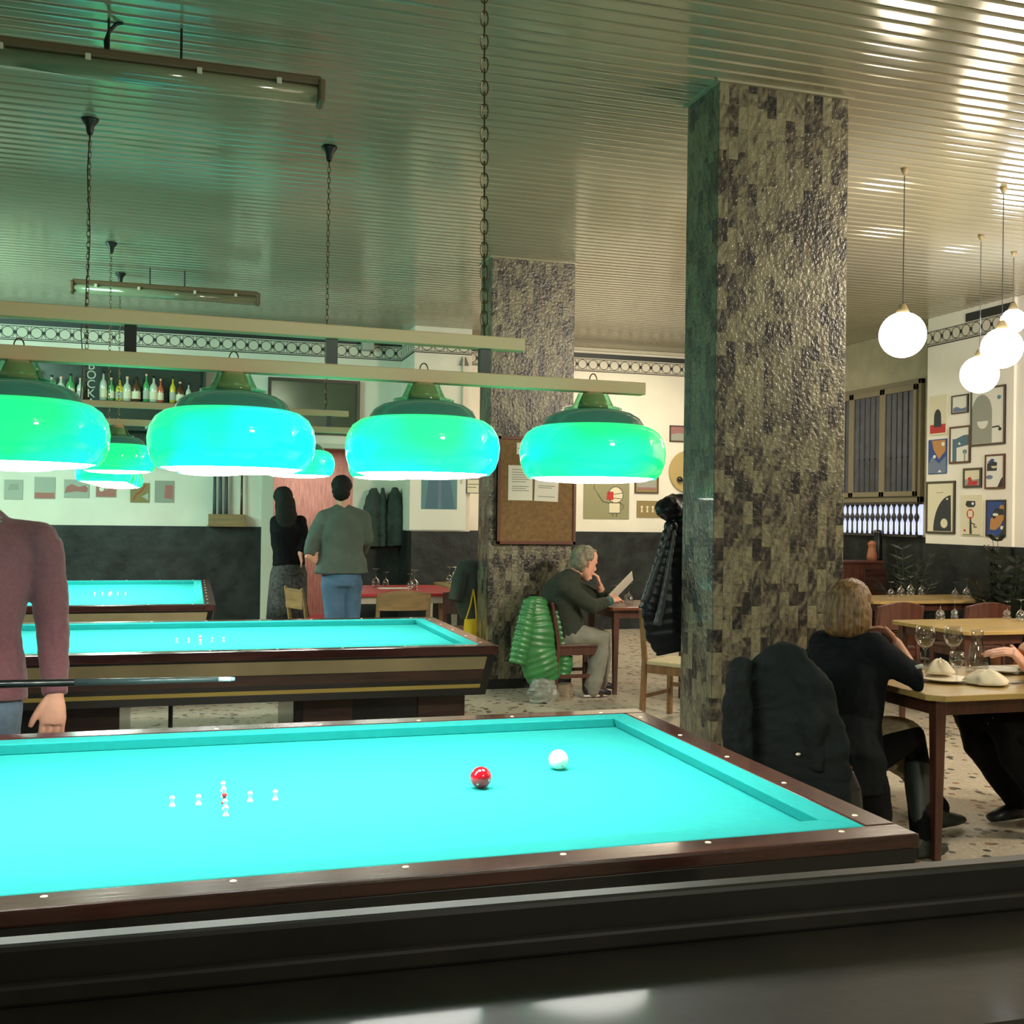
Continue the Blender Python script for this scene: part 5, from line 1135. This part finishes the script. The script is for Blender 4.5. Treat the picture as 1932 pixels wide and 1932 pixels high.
# ================================================================ THINGS ON THE WALLS
def circ(cx, cy, rx, ry=None, a0=0, a1=360, n=22):
    ry = ry or rx; return [(cx+rx*math.cos(math.radians(a0+(a1-a0)*k/n)), cy+ry*math.sin(math.radians(a0+(a1-a0)*k/n))) for k in range(n+(0 if a1-a0 >= 360 else 1))]
def line(pts, w_):
    """thin stroke as a polygon per segment"""
    out = []
    for (x0, y0), (x1, y1) in zip(pts, pts[1:]):
        dx, dy = x1-x0, y1-y0; l = math.hypot(dx, dy) or 1; nx, ny = -dy/l*w_, dx/l*w_
        out.append([(x0+nx, y0+ny), (x1+nx, y1+ny), (x1-nx, y1-ny), (x0-nx, y0-ny)])
    return out
def picture(name, label, box, bg, shapes=(), frame=None, fw=.035, Y=None, X=None, depth=.018, cat='picture', group=None):
    """box: outline as seen on its wall; shapes: (colour name, polygon in 0-1 frame coordinates)"""
    x0, y0, x1, y1 = box; my, mx = (y0+y1)/2, (x0+x1)/2
    if Y is not None:
        a, b = seen(x0, my, Y=Y).x, seen(x1, my, Y=Y).x; z0, z1 = seen(mx, y1, Y=Y).z, seen(mx, y0, Y=Y).z
        org = V(a, Y, z0); eu = V(b-a, 0, 0); en = V(0, -1, 0)
    else:
        a, b = seen(x0, my, X=X).y, seen(x1, my, X=X).y; z0, z1 = seen(mx, y1, X=X).z, seen(mx, y0, X=X).z
        org = V(X, a, z0); eu = V(0, b-a, 0); en = V(-1, 0, 0)
    ev = V(0, 0, z1-z0); T = empty(name, org+eu*.5, 0, label, cat, group); o = T.location
    def slab(poly, d0, d1):
        mb = MB(); n = len(poly)
        vs = [org+eu*u+ev*v+en*d-o for d in (d0, d1) for u, v in poly]
        mb.add(vs, [tuple(range(n)), tuple(range(n, 2*n))]+[(i, (i+1) % n, n+(i+1) % n, n+i) for i in range(n)]); return mb
    slab([(0, 0), (1, 0), (1, 1), (0, 1)], .001, depth*.6).build('sheet', M[bg] if bg in M else bg, T)
    art = MB(); mats = []; d = depth*.6
    for i, (mn_, poly) in enumerate(shapes):
        if mn_ not in mats: mats.append(mn_)
        poly = [(min(.985, max(.015, u)), min(.985, max(.015, v))) for u, v in poly]
        s_ = slab(poly, d-.001, d+.0006*(1+i % 7)); s_.m = [mats.index(mn_)]*len(s_.f); k = len(art.v)
        art.v += s_.v; art.f += [[q+k for q in f_] for f_ in s_.f]; art.m += s_.m
    if shapes: art.build('drawing', [M[q] for q in mats], T)
    if frame:
        W_, H_ = eu.length, ev.length; fu, fv = fw, fw*W_/H_
        mb = MB()
        for poly in ([(0, 0), (1, 0), (1-fu, fv), (fu, fv)], [(0, 1), (1, 1), (1-fu, 1-fv), (fu, 1-fv)], [(0, 0), (fu, fv), (fu, 1-fv), (0, 1)], [(1, 0), (1-fu, fv), (1-fu, 1-fv), (1, 1)]):
            s_ = slab(poly, 0, depth); k = len(mb.v); mb.v += s_.v; mb.f += [[q+k for q in f_] for f_ in s_.f]; mb.m += s_.m
        mb.build('frame', M[frame], T)
    return T
for n_, c_ in dict(c_red=(.50, .035, .03), c_dark=(.03, .035, .04), c_cream=(.72, .66, .48), c_blue=(.03, .07, .25), c_mid=(.16, .20, .30), c_orange=(.50, .24, .08), c_white=(.78, .76, .68), c_grey=(.32, .33, .28), c_olive=(.28, .27, .15), c_teal=(.12, .25, .27), c_pinkish=(.42, .16, .14), c_tan=(.46, .34, .14), c_line=(.05, .05, .035), c_dull=(.40, .42, .36), c_slate=(.08, .16, .22), c_bronze=(.27, .20, .08), c_rose=(.33, .15, .15)).items(): flat(n_, c_)
XPw = XP; gp_ = 'pictures on the right wall'
picture('framed_picture', 'cream print with dark arch above a red block, top left of the picture wall', (1755, 746, 1788, 821), 'c_cream', [('c_red', [(.05, .05), (.93, .05), (.93, .27), (.05, .27)]), ('c_dark', [(.27, .2)]+circ(.48, .45, .2, .2, 180, 0, 12)[::-1][::-1]+[(.7, .2)])], None, X=XPw, group=gp_)
picture('framed_picture', 'small pale sketch, second in the top row of the picture wall', (1797, 745, 1828, 780), 'c_white', [('c_mid', [(.1, .1), (.9, .1), (.9, .3), (.6, .25), (.3, .38), (.1, .3)])], 'frame_dark', .06, X=XPw, group=gp_)
picture('framed_picture', 'tall framed print of grey buildings shapes and a small tree, below the small pale sketch', (1793, 804, 1832, 874), 'c_white', [('c_slate', [(.15, .03), (.35, .03), (.35, .42), (.95, .48), (.95, .75), (.7, .75), (.3, .66), (.15, .66)]), ('c_white', [(.42, .5), (.56, .5), (.48, .58)]), ('c_teal', circ(.75, .3, .1, .06)), ('c_grey', [(.72, .05), (.78, .05), (.78, .3), (.72, .3)])], 'frame_red', .06, X=XPw, group=gp_)
picture('framed_picture', 'largest framed print, big grey arch with a pale cup, under the glowing globes', (1833, 730, 1898, 840), 'c_white', [('c_grey', [(.04, .04)]+[(.04, .6)]+circ(.33, .55, .3, .33, 180, 0, 16)+[(.63, .04)]), ('c_white', circ(.36, .42, .16, .13, 180, 360, 12)), ('c_dark', circ(.86, .26, .045, .03))]+[('c_dark', q) for q in line([(.64, .3), (.83, .31), (.86, .26)], .012)]+[('c_teal', circ(.83, .8, .05, .035))], 'frame_dark', .04, X=XPw, group=gp_)
picture('framed_picture', 'blue print with an orange wedge and white spots, left in the second row', (1753, 829, 1787, 894), 'c_blue', [('c_mid', [(.02, .02), (.98, .02), (.98, .5), (.6, .3), (.2, .5), (.02, .3)]), ('c_orange', [(.2, .97), (.95, .97), (.95, .65), (.6, .42), (.3, .7)]), ('c_white', circ(.35, .5, .08, .05)), ('c_white', circ(.82, .85, .09, .06)), ('c_white', [(.55, .04), (.75, .04), (.65, .12)])], None, X=XPw, group=gp_)
picture('framed_picture', 'small dark framed print of a red boat on yellow, middle of the wall', (1819, 883, 1853, 920), 'c_cream', [('c_grey', [(.08, .08), (.92, .08), (.92, .45), (.6, .4), (.08, .45)]), ('c_red', [(.2, .12), (.75, .12), (.82, .35), (.5, .32), (.42, .55), (.25, .5), (.3, .3)])], 'frame_dark', .08, X=XPw, group=gp_)
picture('framed_picture', 'print with dark bowl shapes and a blue patch, right side of the wall', (1860, 857, 1897, 922), 'c_white', [('c_dark', [(.1, .52), (.6, .52), (.62, .76), (.4, .8), (.12, .74)]), ('c_blue', [(.1, .76), (.35, .88), (.5, .84), (.4, .78)]), ('c_cream', circ(.47, .66, .15, .07, 180, 360, 10)), ('c_mid', circ(.24, .34, .17, .06)), ('c_dark', [(.66, .05), (.94, .05), (.94, .35), (.82, .26)])], 'frame_red', .06, X=XPw, group=gp_)
picture('framed_picture', 'print of a black quarter arch with a pale oval, bottom left of the picture wall', (1749, 908, 1803, 1007), 'c_cream', [('c_dark', [(.26, .05)]+[(.26+.62*(1-math.cos(math.radians(t))), .05+.68*math.sin(math.radians(t))) for t in range(8, 91, 8)]+[(.88, .05)]), ('c_cream', circ(.64, .2, .12, .09)), ('c_cream', circ(.74, .66, .03, .02)), ('c_pinkish', line([(.35, .78), (.6, .79)], .004)[0])], 'frame_dark', .05, X=XPw, group=gp_)
picture('framed_picture', 'cream print of a figure like red and black flower, bottom middle of the wall', (1815, 934, 1855, 1011), 'c_cream', [('c_dark', [(.2, .76), (.32, .7), (.6, .7), (.68, .76), (.66, .85), (.26, .86)]), ('c_white', circ(.55, .79, .06, .035)), ('c_red', circ(.44, .54, .17, .12)), ('c_cream', circ(.40, .54, .07, .09)), ('c_cream', circ(.50, .54, .06, .09)), ('c_dark', [(.42, .05), (.52, .05), (.48, .42), (.42, .42)])]+[('c_line', q) for q in line([(.48, .32), (.66, .28), (.6, .22), (.75, .22)], .012)]+[('c_red', circ(.18, .13, .05, .03)), ('c_line', [(.1, .02), (.9, .02), (.9, .035), (.1, .035)])], None, X=XPw, group=gp_)
picture('framed_picture', 'blue print with black and orange curled shapes, bottom right of the wall', (1862, 943, 1898, 1013), 'c_blue', [('c_orange', [(.2, .2), (.5, .18), (.75, .3), (.95, .5), (.95, .85), (.75, .86), (.6, .6), (.25, .5)]), ('c_dark', [(.25, .55), (.5, .78), (.9, .75), (.95, .6), (.6, .58), (.45, .48)]), ('c_white', circ(.5, .6, .15, .04)), ('c_white', circ(.85, .25, .09, .05)), ('c_dark', [(.7, .02), (.95, .1), (.95, .3), (.85, .15)])], 'frame_dark', .04, X=XPw, group=gp_)
# back wall, left: row of six small pictures
YW = YB-.003; gs = 'small pictures along the left wall'
picture('small_picture', 'faint grey small picture, leftmost of the row on the left wall', (8, 905, 43, 942), 'c_dull', [('c_grey', [(.2, .45), (.8, .5), (.75, .8), (.3, .78)])], None, Y=YW, group=gs, depth=.014)
picture('small_picture', 'small grey picture with a dull red base strip, second of the row', (65, 900, 104, 941), 'c_dull', [('c_pinkish', [(.02, .02), (.98, .02), (.98, .28), (.02, .28)])], None, Y=YW, group=gs, depth=.014)
picture('small_picture', 'small picture with a red cloud shape over grey, third of the row', (121, 905, 168, 939), 'c_dull', [('c_pinkish', [(.02, .25), (.1, .6), (.3, .75), (.6, .6), (.85, .7), (.97, .5), (.9, .3), (.5, .35)])], None, Y=YW, group=gs, depth=.014)
picture('small_picture', 'small picture with dull red lower half and white notch, fourth of the row', (181, 905, 219, 938), 'c_dull', [('c_pinkish', [(.02, .02), (.98, .02), (.98, .65), (.7, .6), (.5, .4), (.3, .6), (.02, .6)]), ('c_white', circ(.28, .45, .12, .13))], None, Y=YW, group=gs, depth=.014)
picture('small_picture', 'small brown picture with a red curve, fifth of the row', (246, 911, 282, 948), 'c_bronze', [('c_red', q) for q in line([(.15, .1), (.3, .4), (.6, .6), (.8, .9)], .03)]+[('c_dull', [(.6, .3), (.95, .1), (.95, .5)])], None, Y=YW, group=gs, depth=.014)
picture('small_picture', 'small grey green picture with red patch, rightmost of the row', (292, 907, 328, 948), 'c_grey', [('c_pinkish', [(.5, .2), (.95, .15), (.95, .8), (.55, .8)])], None, Y=YW, group=gs, depth=.014)
# framed dark mirror above the doorway
picture('framed_mirror', 'large dark framed mirror hanging above the doorway', (505, 716, 678, 820), 'mirror_dark', [], 'frame_dark', .035, Y=YW, depth=.05, cat='mirror')
bx = seen(694, 652, Y=YB-.1); o = MB().box(-.075, .075, -.05, .085, -.06, .06).build('wall_box', mat('box_grey', (.36, .38, .33), .5), bevel=.01); o.location = bx; tag(o, 'small pale grey box on the painted frieze above the mirror', 'box')
# posters on the pier and right of it
P_ = PY-.016
picture('poster', 'white poster with a blue picture, on the pier left of the far pillar', (773, 870, 879, 1000), 'c_white', [('c_teal', [(.2, .30), (.84, .30), (.84, .95), (.2, .95)]), ('c_slate', [(.27, .31), (.36, .93), (.50, .93), (.50, .31)]), ('c_slate', [(.56, .31), (.56, .93), (.68, .93), (.80, .31)])]+[('c_mid', q) for q in line([(.5, .33), (.53, .8), (.56, .33)], .008)], None, Y=P_, depth=.006, cat='poster')
picture('notice', 'small framed notice on the pier beside the far pillar', (880, 903, 906, 931), 'c_cream', [('c_line', [(.1, .6), (.9, .6), (.9, .64), (.1, .64)]), ('c_line', [(.1, .4), (.7, .4), (.7, .44), (.1, .44)])], 'frame_dark', .05, Y=P_, depth=.012, cat='notice')
picture('poster', 'olive poster with a drawn round headed figure wearing a red mask', (1101, 880, 1187, 979), 'c_olive', [('c_cream', circ(.70, .46, .155, .15)), ('c_cream', [(.56, .12), (.80, .12), (.80, .30), (.56, .30)]), ('c_red', [(.50, .37), (.65, .36), (.65, .52), (.51, .52)])]+[('c_line', q) for q in line(circ(.70, .46, .16, .155)+[(.86, .46)], .006)]+[('c_line', q) for q in line([(.65, .47), (.85, .50)], .005)+line([(.65, .40), (.82, .39)], .005)+line([(.55, .31), (.82, .31)], .005)+line([(.56, .31), (.56, .11), (.80, .11), (.80, .31)], .006)+line([(.64, .11), (.64, .04)], .006)+line([(.72, .11), (.72, .04)], .006)+line([(.56, .30), (.42, .33), (.30, .48), (.22, .58), (.23, .68)], .005)+line([(.80, .30), (.88, .26), (.84, .18)], .005)], None, Y=YW, depth=.01, cat='poster')
picture('small_picture', 'dull framed picture under the rightmost green lamp', (1197, 893, 1242, 931), 'c_bronze', [('c_grey', [(.1, .3), (.9, .3), (.9, .9), (.1, .9)]), ('c_rose', [(.1, .2), (.9, .2), (.9, .3), (.1, .3)])], 'frame_dark', .05, Y=YW, depth=.014)
picture('small_picture', 'small framed picture with rose sky, above the round gold disc', (1263, 803, 1296, 834), 'c_rose', [('c_grey', [(.1, .1), (.95, .1), (.95, .5), (.5, .55), (.1, .45)])], 'frame_dark', .06, Y=YW, depth=.014)
picture('plaque', 'bronze coloured plaque with four small pale pegs, beside the hood of the puffer coat', (1201, 945, 1262, 976), 'c_bronze', [('c_cream', [(.12+.17*i, .3), (.18+.17*i, .3), (.165+.17*i, .5), (.19+.17*i, .68), (.11+.17*i, .68), (.135+.17*i, .5)]) for i in range(4)], None, Y=YW, depth=.02, cat='plaque')
dc = seen(1299, 890, Y=YB-.03)
dk_ = empty('round_disc', dc, 0, 'round golden brown disc with a dark knob on the back wall beside the big pillar', 'wall disc')
MB().lathe([(.0001, -.02), (.27, -.02), (.29, -.01), (.29, .01), (.0001, .012)], 48, M=Matrix.Rotation(PI/2, 4, 'X')).build('disc', M['c_tan'], dk_, smooth=False)
MB().ball((-.15, -.04, -.11), .04, 16).tube([(-.13, -.04, -.115), (-.03, -.04, -.14)], [.018, .012], 10).build('knob', M['black_body'], dk_, smooth=True)

# cue rack on top of the dado
r0, r1 = seen(393, 981, Y=YB-.1), seen(463, 992, Y=YB-.1)
rk = empty('cue_rack', ((r0.x+r1.x)/2, YB-.09, DZ), 0, 'low wooden cue rack standing on top of the dark dado', 'rack')
wd = (r1.x-r0.x)/2
MB().box(-wd, wd, -.07, .085, 0.01, .15).build('box', M['oak'], rk, bevel=.006)
MB().box(-wd-.01, wd+.01, -.08, .085, -.0, .02).build('base', M['oak'], rk, bevel=.004)
for i, px in enumerate((405, 416, 427, 456)):
    xx = seen(px, 940, Y=YB-.08).x
    c = empty('rack_cue', (xx, YB-.075, DZ+.15), 0, ['grey cue standing in the wooden rack, leftmost', 'grey cue standing in the wooden rack, second from left', 'grey cue standing in the wooden rack, third from left', 'brown slim cue standing in the wooden rack, rightmost'][i], 'cue', 'cues in the rack')
    m_ = flat('cue_grey', (.07, .09, .10)) if i < 3 else M['darkred_wood']
    MB().tube([(0, 0, 0), (0, .01, .45)], [.022 if i < 3 else .016, .018 if i < 3 else .012], 10).build('butt', m_, c, smooth=True)
    MB().tube([(0, .01, .45), (0, .05, 1.3)], [.018 if i < 3 else .012, .007], 10).build('shaft', m_, c, smooth=True)

# bottle cabinet high on the left of the back wall
c0, c1 = seen(-140, 760, Y=YB-.3), seen(388, 760, Y=YB-.3)
cz0, cz1 = seen(290, 864, Y=YB-.3).z, seen(300, 680, Y=YB-.3).z
cb_ = empty('bottle_cabinet', ((c0.x+c1.x)/2, YB-.16, cz0), 0, 'wide dark bottle cabinet high on the back wall, top left', 'cabinet')
cw_ = (c1.x-c0.x)/2; chh = cz1-cz0
MB().box(-cw_, cw_, .13, .158, 0, chh).build('back', M['cabinet_dark'], cb_)
for nm, q in (('side', (-cw_, -cw_+.03, -.15, .13, 0, chh)), ('side', (cw_-.03, cw_, -.15, .13, 0, chh)), ('top', (-cw_, cw_, -.15, .13, chh-.03, chh)), ('bottom', (-cw_, cw_, -.15, .13, 0, .03))):
    MB().box(*q).build(nm, M['cabinet_dark'], cb_)
shz = seen(300, 760, Y=YB-.2).z-cz0
for z_ in (shz, shz-.32): MB().box(-cw_+.03, cw_-.03, -.12, .13, z_-.02, z_).build('shelf', M['cabinet_dark'], cb_)
rnd = random.Random(3)
bc = {'clearish': (.55, .6, .5), 'greenish': (.08, .35, .12), 'amber': (.45, .2, .03), 'reddish': (.5, .12, .06), 'yellowish': (.6, .5, .05), 'brown': (.12, .05, .02)}
for k_, c_ in bc.items(): M['b_'+k_] = mat('bottle_'+k_, c_, .12, coat=.5)
BPX = [(97, 'clearish'), (115, 'clearish'), (133, 'greenish'), (151, 'clearish'), (195, 'clearish'), (210, 'greenish'), (226, 'yellowish'), (240, 'clearish'), (257, 'brown'), (276, 'greenish'), (290, 'clearish'), (303, 'reddish'), (326, 'yellowish'), (340, 'brown'), (356, 'clearish'), (20, 'amber'), (45, 'greenish'), (70, 'brown')]
order = sorted(range(len(BPX)), key=lambda i: BPX[i][0]); rank = {j: k for k, j in enumerate(order)}
words_ = ['first', 'second', 'third', 'fourth', 'fifth', 'sixth', 'seventh', 'eighth', 'ninth', 'tenth', 'eleventh', 'twelfth', 'thirteenth', 'fourteenth', 'fifteenth', 'sixteenth', 'seventeenth', 'eighteenth']
for i, (px, k_) in enumerate(BPX):
    s = rnd.uniform(.8, 1.15); h = .30*s; r = rnd.choice((.033, .038, .044))*1.1
    b_o = MB().lathe([(.0001, 0), (r, 0), (r, h*.55), (r*.8, h*.66), (r*.32, h*.76), (r*.3, h*.97), (.0001, h*.97)], 14).build('bottle', M['b_'+k_], smooth=True)
    b_o.location = (seen(px, 740, Y=YB-.17).x, YB-.17, cz0+shz)
    tag(b_o, '%s glass bottle on the cabinet shelf, %s from the left' % (k_, words_[rank[i]]), 'bottle', 'bottles in the wall cabinet')
    MB().lathe([(.0001, h*.94), (r*.36, h*.94), (r*.36, h*1.02), (.0001, h*1.02)], 10).build('cap', M['brass_cone' if i % 2 else 'black_body'], b_o, smooth=True)
    MB().lathe([(r*1.02, h*.12), (r*1.02, h*.42)], 14).build('label', M['c_cream' if i % 3 else 'c_dull'], b_o, smooth=True)
# vertical lettering on the cabinet glass, and a small letter plate
def text(s, loc_, size, m, rot=(PI/2, 0, 0), ext=.004):
    c = bpy.data.curves.new('lettering', 'FONT'); c.body = s; c.size = size; c.extrude = ext; c.align_x = 'CENTER'; c.materials.append(m)
    tmp = bpy.data.objects.new('lettering', c); me = bpy.data.meshes.new_from_object(tmp); bpy.data.objects.remove(tmp)
    o = bpy.data.objects.new('lettering', me); COL.objects.link(o); o.location = loc_; o.rotation_euler = rot; return o
sg = empty('letter_sign', (seen(172, 720, Y=YB-.34).x, YB-.33, cz1-.9), 0, 'vertical strip of pale capital letters on the bottle cabinet', 'sign')
for k, ch_ in enumerate('BOCKA'):
    t_ = text(ch_, (0, 0, seen(172, 697+k*17.5, Y=YB-.33).z-(cz1-.9)), .135, M['c_dull']); t_.parent = sg
ps = empty('letter_plate', (seen(278, 790, Y=YB-.26).x, YB-.265, cz0+shz-.32+.03), 0, 'small pale plate with the letter P on the bottle cabinet', 'sign')
MB().box(-.032, .032, 0, .012, -.03, .035).build('plate', M['c_slate'], ps); t_ = text('P', (0, -.002, -.028), .075, M['c_white']); t_.parent = ps

# cork board on the far pillar
cbx = empty('cork_board', (2.86, 9.0, 1.3), 0, 'brown cork notice board with reddish frame on the far pillar', 'notice board')
k0, k1 = seen(938, 920, Y=9.0).x, seen(1086, 920, Y=9.0).x; kz0, kz1 = seen(1010, 1027, Y=9.0).z, seen(1010, 825, Y=9.0).z
MB().box(k0-2.86, k1-2.86, -.012, .025, kz0-1.3, kz1-1.3).build('cork', M['cork'], cbx)
for q in ((k0, k1, kz0, kz0+.028), (k0, k1, kz1-.028, kz1), (k0, k0+.028, kz0, kz1), (k1-.028, k1, kz0, kz1)):
    MB().box(q[0]-2.86, q[1]-2.86, -.022, .026, q[2]-1.3, q[3]-1.3).build('frame', M['frame_red'], cbx, bevel=.003)
def sheet(name, label, box, lines, tilt=0):
    x0, y0, x1, y1 = box; a, b = seen(x0, (y0+y1)/2, Y=8.98), seen(x1, (y0+y1)/2, Y=8.98); z0, z1 = seen((x0+x1)/2, y1, Y=8.98).z, seen((x0+x1)/2, y0, Y=8.98).z
    T = empty(name, ((a.x+b.x)/2, 8.984, (z0+z1)/2), 0, label, 'paper', 'notices on the cork board'); T.rotation_euler = (0, tilt, 0)
    w_, h_ = (b.x-a.x)/2, (z1-z0)/2
    MB().box(-w_, w_, -.001, .003, -h_, h_).build('page', M['paper'], T)
    L_ = MB()
    for k in lines: L_.box(-w_*.7, w_*(.7 if k % .11 > .03 else .45), -.002, -.0005, h_*(1-2*k)-.003, h_*(1-2*k)+.003)
    L_.build('text_lines', flat('c_ink', (.25, .25, .21)), T)
sheet('notice_sheet', 'white typed sheet on the cork board, left one', (959, 878, 1005, 944), (.12, .2, .27, .34, .4, .47, .6, .66, .72))
sheet('notice_sheet', 'white typed sheet on the cork board, right one with fewer lines', (1009, 888, 1054, 946), (.2, .27, .5, .56, .85), .03)
sheet('notice_card', 'small card with red mark at the top of the cork board', (975, 835, 987, 857), (.5,))

# palm and bushy plant at the right edge
def plant(p, h, n, label, wide, seed, name='potted_plant', leafw=.02):
    rnd = random.Random(seed); T = empty(name, p, 0, label, 'plant', None)
    MB().lathe([(.0001, 0), (.13, 0), (.17, .28), (.18, .3), (.16, .3), (.15, .27), (.0001, .27)], 24).build('pot', M['terracotta'], T, smooth=True)
    mb = MB()
    for i in range(n):
        a = rnd.uniform(0, 2*PI); el_ = rnd.uniform(.25, 1.25); L_ = h*rnd.uniform(.6, 1.0); pts = []
        for k in range(9):
            t = k/8; r_ = L_*t*math.cos(el_)*wide; z_ = .27+L_*t*math.sin(el_)-.55*L_*t*t*(1.3-el_)*.6
            pts.append(V(r_*math.cos(a), r_*math.sin(a), z_))
        sdv = V(-math.sin(a), math.cos(a), 0); rs = []
        mb.tube(pts, .003, 4)
        for k in range(2, 9):
            for s in (-1, 1):
                b0 = pts[k]; l = .16*(1-.5*abs(k/8-.5))*h/1.1; d = (sdv*s+(pts[k]-pts[k-1]).normalized()*.7+V(0, 0, -.25)).normalized()*l
                wv = (pts[k]-pts[k-1]).normalized()*leafw
                mb.add([b0-wv*.3, b0+wv*.3, b0+d*.5+wv, b0+d, b0+d*.5-wv], [(0, 1, 2, 3, 4)])
    mb.build('foliage', M['leaf'], T)
pp = seen(1925, 1075, X=7.35)
plant((7.33, 8.28, 0), 1.2, 60, 'bushy dark green potted plant at the right edge below the pictures', .40, 2, leafw=.028)
plant((7.45, 9.95, 0), 1.2, 26, 'dark palm with arching fronds reaching the lower pictures', .38, 5, 'potted_palm', leafw=.012)
